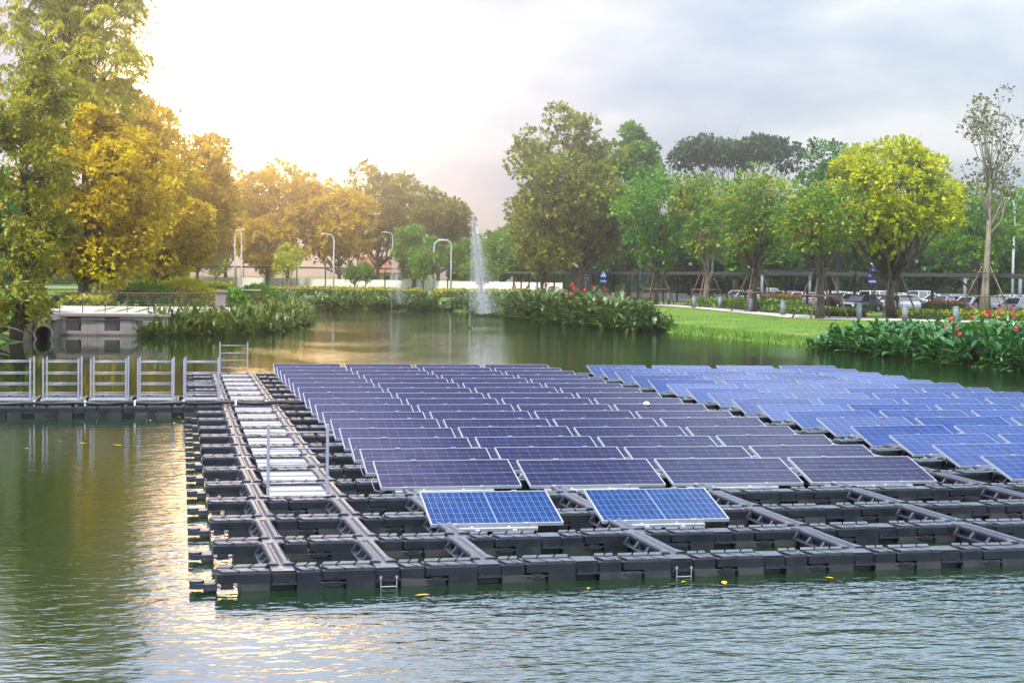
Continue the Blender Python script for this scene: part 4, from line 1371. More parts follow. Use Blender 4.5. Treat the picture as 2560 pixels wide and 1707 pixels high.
# --- clipped hedges
def hedge(label, x0, x1, y0, y1, h, mat, seed, dens=60, size=0.16, name='hedge', rz=0.0, core='leaf_dark', topmat=None):
    g = np.random.default_rng(seed)
    t = thing(name, label, 'hedge', ((x0 + x1) / 2, (y0 + y1) / 2, 0.04), rz)
    w, d = (x1 - x0) / 2, (y1 - y0) / 2
    top = int(4 * w * d * dens); side = int(2 * (w + d) * 2 * h * dens)
    P = np.concatenate([np.column_stack([g.uniform(-w, w, top), g.uniform(-d, d, top), np.full(top, h)]),
                        np.column_stack([g.uniform(-w, w, side // 2), g.choice([-d, d], side // 2), g.uniform(0, h, side // 2)]),
                        np.column_stack([g.choice([-w, w], side // 2), g.uniform(-d, d, side // 2), g.uniform(0, h, side // 2)])])
    P += g.normal(0, 0.05, P.shape)
    dr = unit(g.normal(0, 1, P.shape) + np.array([0, -0.2, 0.6]))
    V = leaf_polys(g, P, dr, size, 0.4)
    if topmat:
        sel = P[:, 2] > h * 0.82
        link('leaves', quads('leaves', V[~sel], mat), t)
        link('new_growth', quads('new_growth', V[sel], topmat), t)
    else:
        link('leaves', quads('leaves', V, mat), t)
    m = MB(); m.box(-w * 0.97, w * 0.97, -d * 0.96, d * 0.96, -0.05, h * 0.94); m.build('branches', core, t)
    return t
hedge('orange topped clipped hedge block beside the nearest bollards', 50.4, 53.0, 82.5, 85.0, 1.15, 'hedge_green', 91, size=0.14, topmat='hedge_orange', rz=-0.2)
hedge('orange topped clipped hedge block left of the nearest thick dark trunk', 49.5, 52.5, 112, 115, 1.2, 'hedge_green', 92, size=0.16, topmat='hedge_orange', rz=-0.2)
hedge('long low green border along the path under the staked trees', 42.6, 45.6, 84, 96, 0.45, 'hedge_green', 93, size=0.26, dens=45, rz=0.05)
hedge('low green border in front of the cars behind the yellow tree', 46.5, 55.5, 78.2, 80.0, 0.5, 'hedge_yellow', 94, size=0.24, dens=55, rz=-0.25)
hedge('low green border behind the pale forked trunk', 44, 49, 104, 118, 0.7, 'hedge_green', 95, size=0.26, dens=40, rz=0.05)
hedge('flat bright yellow hedge on the lawn behind the quay railing', -9.5, 2.4, 128, 150, 1.35, 'hedge_yellow', 96, size=0.30, dens=16)
hedge('flat bright yellow hedge strip beside the drain bank', -9.8, -7.0, 79, 92, 0.85, 'hedge_yellow', 97, size=0.26, dens=30)
hedge('long low yellow green hedge in front of the white wall', 7.5, 26, 166, 172, 0.75, 'hedge_yellow', 98, size=0.34, dens=20, rz=-0.12)
hedge('low yellow green hedge strip right of the small fountain', 27, 40, 160, 166, 0.75, 'hedge_yellow', 99, size=0.34, dens=20, rz=-0.1)

hedge('glow-tinted golden shrub belt behind the left end of the far roofed walk', -48, -4, 276, 280, 4.2, 'leaf_gold', 102, size=0.9, dens=3)
hedge('dark shrub belt along the far side of the car park', 60, 150, 246, 250, 4.2, 'leaf_dark', 100, size=0.9, dens=3)
hedge('dark shrub belt closing the right side of the car park', 128, 160, 200, 204, 4.0, 'leaf_dark', 101, size=0.8, dens=4, rz=-0.6)

def bush(label, x, y, r, h, mat, seed, size=0.24):
    g = np.random.default_rng(seed)
    t = thing('bush', label, 'bush', (x, y, 0.1))
    p, d = lobe_points(g, np.array([0, 0, h * 0.5]), 1.0, 520, 1.0)
    p = np.array([0, 0, h * 0.5]) + (p - np.array([0, 0, h * 0.5])) * np.array([r, r, h * 0.5])
    link('leaves', quads('leaves', tufts(g, p, d, 5, size, 0.3, 0.1), mat), t)
    m = MB()
    for k in range(5):
        m.tube([(0.1 * k - 0.2, 0, -0.15), (r * 0.5 * math.cos(k * 1.3), r * 0.5 * math.sin(k * 1.3), h * 0.7)], [0.05, 0.015], 5)
    m.build('stems', 'bark_dark', t)
for i, (x, y, r, h, mt, lb) in enumerate(((-4.9, 88, 2.0, 1.75, 'leaf_lime', 'rounded green bush behind the left part of the quay railing'), (-2.4, 90, 2.0, 2.1, 'leaf_feather', 'taller feathery bush behind the middle of the quay railing'),
                                         (-1.1, 84, 1.2, 1.4, 'hedge_yellow', 'yellow bush left of the concrete pillar'), (0.9, 86, 1.0, 1.3, 'leaf_mid', 'small bush right of the concrete pillar'),
                                         (3.0, 96, 1.6, 1.6, 'leaf_mid', 'low bush at the end of the quay railing'))):
    bush(lb, x, y, r, h, mt, 110 + i)

# ------------------------------------------------------------------ left quay
t = thing('quay_wall', 'concrete quay wall with two dark recesses rising from the pond at left', 'wall', (0, 0, 0))
m = MB()
NX = [(-8.03, -7.30), (-6.21, -5.49)]
xs = [-8.55, NX[0][0], NX[0][1], NX[1][0], NX[1][1], -3.2]
for i in range(5):
    if i % 2 == 0:
        m.box(xs[i], xs[i + 1], 56.4, 57.4, -1.2, 0.42)
    else:
        m.box(xs[i], xs[i + 1], 56.4, 57.4, -1.2, -0.27)
        m.box(xs[i], xs[i + 1], 56.95, 57.4, -0.27, 0.42)
m.build('wall', 'concrete', t)
for (a, b) in NX:
    m = MB(); m.prism([(a + 0.003, -0.12), (a + 0.003, 0.415), (b - 0.003, 0.415), (b - 0.06, -0.05), (b - 0.14, -0.262), (a + 0.003, -0.262)], 'y', 56.72, 56.94); m.build('recess_panel', 'coping', t)
for x in (-7.0, -6.55, -4.9, -4.3):
    m = MB(); m.box(x, x + 0.012, 56.394, 56.399, -0.45, 0.42); m.build('joint', 'dark_gap', t)
m = MB(); m.box(-8.65, -3.1, 56.32, 57.5, 0.422, 0.56); m.build('coping', 'coping', t, bevel=0.01)
m = MB(); m.box(-8.55, -3.2, 56.34, 56.397, -0.62, -0.40); m.build('wet_footing', 'wet_concrete', t)
m = MB(); m.tube([(-8.6, 56.36, 0.28), (-7.6, 56.34, 0.25), (-6.2, 56.36, 0.24), (-5.2, 56.36, 0.30), (-4.4, 56.36, 0.20)], 0.03, 6); m.build('hose', 'black_rubber', t, smooth=True)
# paving behind it with grass strips between the slabs
m = MB(); m.prism([(-9.4, 57.5), (-4.6, 57.5), (-1.6, 59.8), (0.1, 64.0), (1.2, 74.0), (-9.4, 74.0)], 'z', 0.0, 0.545); struct(m.build('quay_deck', 'paving'))
for i, x in enumerate((-7.0, -6.0, -5.0)):
    m = MB(); m.add([(x, 60.5, 0.549), (x + 0.28, 60.5, 0.549), (x + 0.9, 71, 0.549), (x + 0.5, 71, 0.549)], [(0, 1, 2, 3)])
    struct(m.build('grass_strip', 'lawn'))
# railing on the quay
t = thing('quay_railing', 'dark railing with thin wires along the quay edge', 'railing', (0, 0, 0))
ra = Vector((-8.35, 57.0, 0.56)); rb = Vector((-0.1, 64.2, 0.52))
m = MB(); m.tube([ra + Vector((0, 0, 0.98)), rb + Vector((0, 0, 0.98))], 0.035, 6); m.build('top_rail', 'rust_fence', t)
for i in range(9):
    p = ra.lerp(rb, i / 8)
    m = MB(); m.box(p.x - 0.022, p.x + 0.022, p.y - 0.022, p.y + 0.022, p.z - 0.01, p.z + 0.96); m.build('post', 'rust_fence', t)
for k in range(6):
    z = 0.15 + k * 0.14
    m = MB(); m.tube([ra + Vector((0, 0, z)), rb + Vector((0, 0, z))], 0.005, 4); m.build('wire', 'galvanised', t)
t = thing('mesh_railing', 'pale railing with close bars at the end of the quay', 'railing', (0, 0, 0))
m = MB(); m.tube([(0.6, 90, 1.42), (2.9, 90, 1.42)], 0.04, 6); m.tube([(0.6, 90, 0.3), (2.9, 90, 0.3)], 0.03, 6); m.build('rail', 'paving', t)
for i in range(18):
    m = MB(); m.box(0.6 + i * 0.135, 0.625 + i * 0.135, 89.98, 90.02, 0.1, 1.41); m.build('bar', 'rust_fence', t)
t = thing('concrete_pillar', 'short leaning dark concrete pillar behind the quay railing', 'pillar', (-0.55, 66.0, 0.54))
m = MB(); m.prism([(-0.28, 0), (0.30, 0), (0.42, 1.02), (-0.12, 1.02)], 'y', -0.25, 0.25); m.build('shaft', 'coping', t, bevel=0.02)
m = MB(); m.box(-0.22, 0.50, -0.32, 0.32, 1.02, 1.09); m.build('cap', 'concrete', t, bevel=0.01)
# drain pipe
t = thing('drain_pipe', 'round concrete drain pipe mouth at the waterline on the left bank', 'pipe', (-8.67, 51.5, -0.245))
m = MB()
v, f = [], []
for k in range(28):
    an = 2 * math.pi * k / 28
    for rr, yy in ((0.43, 0.0), (0.43, 2.5), (0.35, 2.5), (0.35, 0.0)):
        v.append((rr * math.cos(an), yy, rr * math.sin(an)))
for k in range(28):
    a, b = k * 4, ((k + 1) % 28) * 4
    for i in range(4):
        f.append((a + i, a + (i + 1) % 4, b + (i + 1) % 4, b + i))
m.add(v, f); m.build('ring', 'pipe_concrete', t, smooth=False)
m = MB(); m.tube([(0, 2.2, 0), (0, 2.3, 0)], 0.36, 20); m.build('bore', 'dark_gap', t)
t = thing('retaining_bank', 'rough dark retaining wall round the drain pipe', 'wall', (0, 0, 0))
m = MB()
m.box(-13, -9.12, 51.9, 53.4, -1.2, 0.35); m.box(-8.22, -8.6 + 0.06, 51.9, 56.3, -1.2, 0.40)
m.box(-9.12, -8.22, 51.9, 53.4, 0.20, 0.38)
m.build('wall', 'wet_concrete', t, bevel=0.04)

# ------------------------------------------------------------------ far side
t = thing('white_wall', 'long low white wall behind the pond under the glow-tinted trees', 'wall', (0, 0, 0))
m = MB()
wp = [(-4.0, 269), (9, 262), (30, 243), (52, 224), (57, 222)]
for (x0, y0), (x1, y1) in zip(wp[:-1], wp[1:]):
    dv = Vector((x1 - x0, y1 - y0)).normalized(); nn = Vector((-dv.y, dv.x)) * 0.15
    q = [(x0 - nn.x, y0 - nn.y), (x1 - nn.x, y1 - nn.y), (x1 + nn.x, y1 + nn.y), (x0 + nn.x, y0 + nn.y)]
    m.prism(q, 'z', 0.0, 1.75)
m.build('wall', 'white_wall', t)
t = thing('building', 'low building with a red tiled roof behind the white wall', 'building', (38.5, 300, 0))
m = MB(); m.box(-5.0, 5.0, -3, 3, 0, 3.2); m.build('wall', 'white_wall', t)
m = MB(); m.prism([(-4.0, 3.05), (0, 6.3), (4.0, 3.05), (3.7, 3.0), (0, 6.0), (-3.7, 3.0)], 'x', -5.6, 5.6)
m.build('roof', 'red_tile', t)
for x in (-3.4, -0.6, 2.2):
    m = MB(); m.box(x, x + 1.2, -3.05, -2.9, 1.0, 2.4); m.build('window', 'car_glass', t)

def covered_walk(label, pts, zt, spacing, thick=0.30, wide=2.6, group=None):
    t = thing('covered_walkway', label, 'covered walkway', (0, 0, 0))
    m = MB(); soff = MB()
    for a, b in zip(pts[:-1], pts[1:]):
        A, B = Vector((*a, 0)), Vector((*b, 0))
        d = (B - A).normalized(); n = Vector((-d.y, d.x, 0)) * wide / 2
        q = [(A - n).xy, (B - n).xy, (B + n).xy, (A + n).xy]
        m.prism([tuple(p) for p in q], 'z', zt - thick, zt)
        n2 = n * 0.92
        q = [(A - n2).xy, (B - n2).xy, (B + n2).xy, (A + n2).xy]
        soff.prism([tuple(p) for p in q], 'z', zt - thick - 0.06, zt - thick - 0.003)
    m.build('roof', 'roof_sheet', t)
    soff.build('soffit', 'dark_steel', t)
    cnt = 0
    for a, b in zip(pts[:-1], pts[1:]):
        A, B = Vector((*a, 0)), Vector((*b, 0))
        L = (B - A).length; k = int(L / spacing)
        n = Vector((-(B - A).normalized().y, (B - A).normalized().x, 0))
        for i in range(k):
            p = A.lerp(B, (i + 0.5) / k) - n * 0.0
            m = MB(); m.box(p.x - 0.09, p.x + 0.09, p.y - 0.09, p.y + 0.09, 0.05, zt - thick - 0.063); m.build('post', 'dark_steel', t)
covered_walk('long dark roofed walkway in front of the parked cars', [(69, 70), (62, 86), (55, 104), (51, 142), (46.5, 213)], 3.40, 4.0)
covered_walk('dark roofed walkway crossing the car park behind the forked trunks', [(57.8, 138), (84, 160)], 3.75, 5.0, 0.25)
covered_walk('dark roofed walkway in front of the white wall at the far left', [(-9, 262), (10, 252), (41, 222)], 3.75, 6.0, 0.22)

def lamp_post(label, x, y, h, az, arm=1.5):
    t = thing('lamp_post', label, 'lamp post', (x, y, 0.05), az, 'curved white lamp posts')
    m = MB()
    m.tube([(0, 0, 0), (0, 0, h * 0.5), (0, 0, h - 0.9), (-0.15, 0, h - 0.35), (-0.5, 0, h - 0.08), (-arm * 0.75, 0, h)], [0.13, 0.11, 0.09, 0.08, 0.07, 0.06], 8)
    m.build('pole', 'lamp_white', t, smooth=True)
    m = MB(); m.box(-arm - 0.35, -arm * 0.70, -0.17, 0.17, h - 0.07, h + 0.09); m.build('lamp_head', 'lamp_white', t, bevel=0.03)
    m = MB(); m.tube([(0, 0, 0), (0, 0, 0.5)], 0.17, 8); m.build('base', 'lamp_white', t)
for a in (('tall lamp post, leftmost of the close group of three', 6.1, 238, 9.5, 2.6), ('tall lamp post, middle of the close group of three', 6.7, 226, 9.2, 0.2), ('tall lamp post, rearmost of the close group of three', 9.0, 276, 10.6, 1.5),
          ('lamp post with straight top left of the bent lamp post', 22.9, 262, 9.3, 3.0), ('bent lamp post above the smallest young tree', 18.6, 201, 8.2, 0.0), ('bent lamp post behind the small fountain', 33.4, 250, 9.9, 0.1),
          ('lamp post bending right, left one of the twin pair by the fountain', 30.0, 183, 7.2, 3.0), ('lamp post bending left, right one of the twin pair by the fountain', 32.6, 184.8, 7.3, 0.1)):
    lamp_post(*a)
lamp_post('slim tall lamp post behind the pale trunk at the right picture edge', 72.0, 110, 10.4, 0.1, 5.5)

for i, (px, py) in enumerate(((57.2, 122), (62.5, 116), (70.2, 105.5), (74.3, 104), (50.8, 118), (71.5, 118))):
    t = thing('steel_pole', ['pale grey steel pole left of the pedestrian sign', 'pale grey steel pole behind the yellow tree stakes', 'pale grey steel pole beside the orange topped hedge', 'pale grey steel pole left of the pale trunk', 'slim grey pole near the pale forked trunk', 'pale grey steel pole among the cars right of centre'][i], 'pole', (px, py, 0.05), 0, 'grey poles by the car park')
    m = MB(); m.tube([(0, 0, 0), (0, 0, 3.05)], 0.15, 10); m.build('shaft', 'bollard_grey', t, smooth=True)
    m = MB(); m.tube([(0, 0, 3.05), (0, 0, 3.12)], 0.17, 10); m.build('cap', 'bollard_grey', t)

BOL = [(46.5, 133.2), (41.8, 111), (43.8, 109.8), (42.0, 97.4), (40.7, 87.2), (42.5, 77.9), (43.0, 72.0), (45.1, 69.2)]
BOLT = ['grey bollard, farthest of the row, behind the red flowers', 'grey bollard left of the pale forked trunk', 'grey bollard right of the pale forked trunk', 'grey bollard in front of the dark forked trunk',
        'grey bollard right of the distant orange topped hedge', 'grey bollard left of the yellow tree trunk', 'grey bollard right of the yellow tree trunk', 'grey bollard in front of the near orange topped hedge, nearest of the row']
for (x, y), lb in zip(BOL, BOLT):
    t = thing('bollard', lb, 'bollard', (x, y, 0.02), 0, 'grey bollards along the path')
    m = MB(); m.tube([(0, 0, 0), (0, 0, 1.05)], [0.19, 0.185], 12); m.build('shaft', 'bollard_grey', t, smooth=True)
    m = MB(); m.tube([(0, 0, 1.05), (0, 0, 1.14)], [0.20, 0.14], 12); m.build('cap', 'bollard_grey', t)

# blue crossing signs
def crossing_sign(x, y, zc, s, rz, label, plate=True, lamp=False):
    t = thing('crossing_sign', label, 'road sign', (x, y, 0.05), rz, 'blue crossing signs')
    m = MB(); m.tube([(0, 0.06, 0), (0, 0.06, zc + 0.3 * s)], 0.05, 8); m.build('pole', 'dark_steel', t)
    m = MB(); m.prism([(-0.42 * s, zc - 0.5 * s), (0.42 * s, zc - 0.5 * s), (0.42 * s, zc + 0.02 * s), (0, zc + 0.52 * s), (-0.42 * s, zc + 0.02 * s)], 'y', -0.015, 0.015)
    b = m.build('board', 'sign_blue', t)
    m = MB(); m.prism([(-0.30 * s, zc - 0.33 * s), (0.30 * s, zc - 0.33 * s), (0, zc + 0.30 * s)], 'y', -0.020, -0.016); m.build('triangle', 'sign_white', b)
    m = MB()
    # walking figure on the stripes
    def bar(x0, z0, x1, z1, w):
        dvx, dvz = x1 - x0, z1 - z0
        L = math.hypot(dvx, dvz); nx_, nz_ = -dvz / L * w, dvx / L * w
        m.prism([((x0 + nx_) * s, zc + (z0 + nz_) * s), ((x1 + nx_) * s, zc + (z1 + nz_) * s), ((x1 - nx_) * s, zc + (z1 - nz_) * s), ((x0 - nx_) * s, zc + (z0 - nz_) * s)], 'y', -0.026, -0.022)
    bar(0, 0.03, 0.01, -0.12, 0.045)
    bar(0.01, -0.12, 0.09, -0.28, 0.028); bar(0.0, -0.12, -0.08, -0.28, 0.028)
    bar(0.01, 0.0, 0.10, -0.10, 0.022); bar(0, 0.0, -0.09, -0.09, 0.022)
    m.prism([(0.045 * s * math.cos(k * 0.785), zc + 0.095 * s + 0.045 * s * math.sin(k * 0.785)) for k in range(8)], 'y', -0.026, -0.022)
    m.build('walking_figure', 'sign_black', b)
    if plate:
        m = MB(); m.box(-0.40 * s, 0.40 * s, -0.015, 0.015, zc - 1.12 * s, zc - 0.68 * s); p = m.build('plate', 'sign_blue', t)
        m = MB(); m.box(-0.33 * s, 0.33 * s, -0.020, -0.016, zc - 0.93 * s, zc - 0.87 * s); m.build('white_line', 'sign_white', p)
    if lamp:
        m = MB(); m.tube([(0, 0, zc + 0.62 * s), (0, 0, zc + 0.80 * s), (0, 0, zc + 0.86 * s), (0, 0, zc + 0.95 * s)], [0.06 * s, 0.06 * s, 0.24 * s, 0.20 * s], 10); m.build('solar_lamp', 'lamp_white', t)
    return t
crossing_sign(51.3, 95, 3.30, 0.78, -0.35, 'blue pentagon crossing sign with a small lamp on top, left of the yellow tree trunk', True, True)
crossing_sign(46.8, 160, 3.05, 0.95, -0.3, 'blue pentagon crossing sign under the largest tree', True, False)
crossing_sign(48.4, 150, 2.75, 0.9, 1.15, 'blue crossing sign seen nearly edge on beside the slender staked tree', True, False)
t = thing('direction_sign', 'small blue plate sign on a pale post under the left side of the largest tree', 'road sign', (45.9, 165, 0.05), -0.3)
m = MB(); m.tube([(0, 0.05, 0), (0, 0.05, 2.9)], 0.05, 8); m.build('pole', 'lamp_white', t)
m = MB(); m.box(-0.45, 0.45, -0.02, 0.02, 2.2, 2.8); m.build('board', 'sign_blue', t)
m = MB(); m.box(-0.34, 0.34, -0.026, -0.022, 2.47, 2.53); m.build('white_line', 'sign_white', t)

# ------------------------------------------------------------------ cars
def loft(m, secs, mi=0):
    n = len(secs[0])
    v = [p for s in secs for p in s]
    f = [(i * n + k, i * n + (k + 1) % n, (i + 1) * n + (k + 1) % n, (i + 1) * n + k) for i in range(len(secs) - 1) for k in range(n)]
    f += [tuple(range(n - 1, -1, -1)), tuple((len(secs) - 1) * n + k for k in range(n))]
    m.add(v, f, mi)

def car_proto(kind):
    """length along +x (nose at +x)"""
    L, Wd = (4.4, 1.72)
    t = thing('parked_car', '', 'car', (0, 0, 0.09))
    hatch = kind == 'hatch'
    hr = {'sedan': 1.45, 'hatch': 1.50, 'suv': 1.75}[kind]
    belt = 0.92 if kind != 'suv' else 1.05
    m = MB()
    def sec(x, zlo, zhi, w):
        h = w / 2
        return [(x, -h * 0.94, zlo), (x, -h, zlo + 0.2), (x, -h, (zlo + zhi) / 2 + 0.05), (x, -h * 0.95, zhi - 0.05), (x, -h * 0.80, zhi), (x, h * 0.80, zhi), (x, h * 0.95, zhi - 0.05), (x, h, (zlo + zhi) / 2 + 0.05), (x, h, zlo + 0.2), (x, h * 0.94, zlo)]
    boot = belt if kind == 'sedan' else belt + 0.02
    loft(m, [sec(-2.2, 0.42, boot - 0.16, Wd * 0.86), sec(-2.08, 0.28, boot, Wd * 0.95), sec(-1.3, 0.22, belt + 0.02, Wd), sec(0.6, 0.22, belt, Wd), sec(1.4, 0.24, belt - 0.10, Wd * 0.98), sec(2.02, 0.28, belt - 0.26, Wd * 0.9), sec(2.2, 0.40, belt - 0.40, Wd * 0.76)])
    # roof shell
    xr0, xr1 = (-1.05, 0.30) if kind == 'sedan' else (-1.75, 0.25)
    xb0, xb1 = (-1.75, 1.05) if kind == 'sedan' else (-2.05, 1.0)
    def rs(x, z, w):
        return [(x, -w / 2, z - 0.06), (x, -w / 2 * 0.9, z), (x, w / 2 * 0.9, z), (x, w / 2, z - 0.06)]
    loft(m, [rs(xr0 - 0.08, hr - 0.03, Wd * 0.66), rs((xr0 + xr1) / 2, hr, Wd * 0.70), rs(xr1 + 0.05, hr - 0.02, Wd * 0.68)])
    for sy in (-1, 1):
        for (xa, xb) in ((xb0, xr0), (xb1, xr1), ((xb0 + xb1) / 2, (xr0 + xr1) / 2 + 0.05)):
            m.tube([(xa, sy * Wd * 0.46, belt - 0.02), (xb, sy * Wd * 0.345, hr - 0.05)], 0.045, 5)
    for sy in (-1, 1):
        m.box(0.78, 0.95, sy * (Wd * 0.5) - 0.02 if sy < 0 else sy * Wd * 0.5 - 0.06, sy * (Wd * 0.5) + 0.06 if sy < 0 else sy * Wd * 0.5 + 0.02, belt + 0.02, belt + 0.14)
    b = m.build('body', 'car_paint', t, smooth=False, bevel=0.02)
    m = MB()
    h0, h1 = Wd * 0.455, Wd * 0.335
    v = [(xb0 + 0.03, -h0, belt - 0.03), (xb1 - 0.03, -h0, belt - 0.03), (xb1 - 0.03, h0, belt - 0.03), (xb0 + 0.03, h0, belt - 0.03),
         (xr0 + 0.02, -h1, hr - 0.05), (xr1 - 0.02, -h1, hr - 0.05), (xr1 - 0.02, h1, hr - 0.05), (xr0 + 0.02, h1, hr - 0.05)]
    m.add(v, [(0, 3, 2, 1), (4, 5, 6, 7), (0, 1, 5, 4), (1, 2, 6, 5), (2, 3, 7, 6), (3, 0, 4, 7)])
    m.build('windows', 'car_glass', t)
    for sy in (-1, 1):
        for x in (-1.35, 1.38):
            m = MB(); m.tube([(x, sy * (Wd / 2 - 0.20), 0.31), (x, sy * (Wd / 2 + 0.01), 0.31)], 0.31, 16)
            wh = m.build('wheel', 'tyre', t)
            m = MB(); m.tube([(x, sy * (Wd / 2 + 0.012), 0.31), (x, sy * (Wd / 2 + 0.022), 0.31)], 0.20, 10); m.build('rim', 'wheel_rim', wh)
        ya, yb = sorted((sy * Wd * 0.46, sy * Wd * 0.28))
        m = MB(); m.box(-2.20, -2.04, ya, yb, boot - 0.22, boot - 0.05); m.build('tail_light', 'tail_red', t, bevel=0.02)
        m = MB(); m.box(1.98, 2.14, ya, yb, belt - 0.44, belt - 0.30); m.build('headlight', 'headlamp', t, bevel=0.02)
    return t, b

CARS = {k: car_proto(k) for k in ('sedan', 'hatch', 'suv')}
used = set()
CC = {'silver': (0.66, 0.69, 0.74, 1), 'white': (0.86, 0.87, 0.88, 1), 'grey': (0.36, 0.39, 0.43, 1), 'black': (0.02, 0.02, 0.025, 1), 'blue grey': (0.33, 0.40, 0.50, 1), 'dark red': (0.16, 0.012, 0.018, 1), 'orange': (0.85, 0.16, 0.02, 1)}
cnt = {}
def place_car(kind, colour, x, y, rz, label):
    t, b = CARS[kind]
    if kind in used:
        src = t
        o = copy_tree(src)
        body = next(c for c in o.children if c.name.split('.')[0] == 'body')
    else:
        used.add(kind); o = t; body = b
    o.location = (x, y, 0.09)
    o.rotation_euler = (0, 0, rz)
    body.color = CC[colour]
    tag(o, label, 'car', 'cars in the car park')

cr = random.Random(17)
ROWSC = [  # start, step, count, heading, row words
    ((69.6, 79.0), (-0.98, 2.40), 10, 0.45, 'front row of the car park'),
    ((59.4, 104.8), (-0.30, 2.60), 13, 0.42, 'front row behind the covered walkway'),
    ((80.5, 84.5), (-1.0, 2.50), 11, 0.45, 'second row of the car park'),
    ((68.6, 113.5), (-0.30, 2.70), 9, 0.4, 'left part of the second row'),
    ((90.0, 94.0), (-1.0, 2.7), 12, 3.6, 'third row of the car park')]
kinds = ['sedan', 'sedan', 'hatch', 'sedan', 'suv', 'hatch', 'sedan', 'hatch']
cols = ['silver', 'silver', 'white', 'silver', 'silver', 'blue grey', 'silver', 'white', 'black', 'silver', 'grey']
ci = 0
for (sx, sy), (ex, ey), n, hd, words in ROWSC:
    for i in range(n):
        kind = kinds[ci % len(kinds)]; colour = cols[(ci * 5 + i) % len(cols)]
        if words.startswith('third') and i == 1:
            colour, kind = 'dark red', 'suv'
        if words.startswith('third') and i in (3, 4):
            colour, kind = 'white', 'suv'
        if words.startswith('second') and i == 8:
            colour, kind = 'orange', 'hatch'
        place_car(kind, colour, sx + ex * i + cr.uniform(-.2, .2), sy + ey * i + cr.uniform(-.15, .15), hd + cr.uniform(-.03, .03),
                  f'{colour} {"saloon" if kind == "sedan" else "hatchback" if kind == "hatch" else "tall estate"} in the {words}, {ORD[i]} from the right')
        ci += 1
place_car('sedan', 'black', 52.8, 100.5, -2.6, 'black saloon facing left in front of the covered walkway left of the yellow tree trunk')


# ------------------------------------------------------------------ people
def person_mesh(name, joints, edges, mat, parent, levels=2):
    me = bpy.data.meshes.new(name)
    me.from_pydata([j[0] for j in joints], edges, [])
    me.materials.append(M_[mat])
    o = link(name, me, parent)
    sk = o.modifiers.new('skin', 'SKIN')
    for i, j in enumerate(joints):
        me.skin_vertices[0].data[i].radius = (j[1], j[1] if len(j) < 3 else j[2])
    me.skin_vertices[0].data[0].use_root = True
    sk.use_smooth_shade = True
    ss = o.modifiers.new('sub', 'SUBSURF'); ss.levels = levels; ss.render_levels = levels
    return o

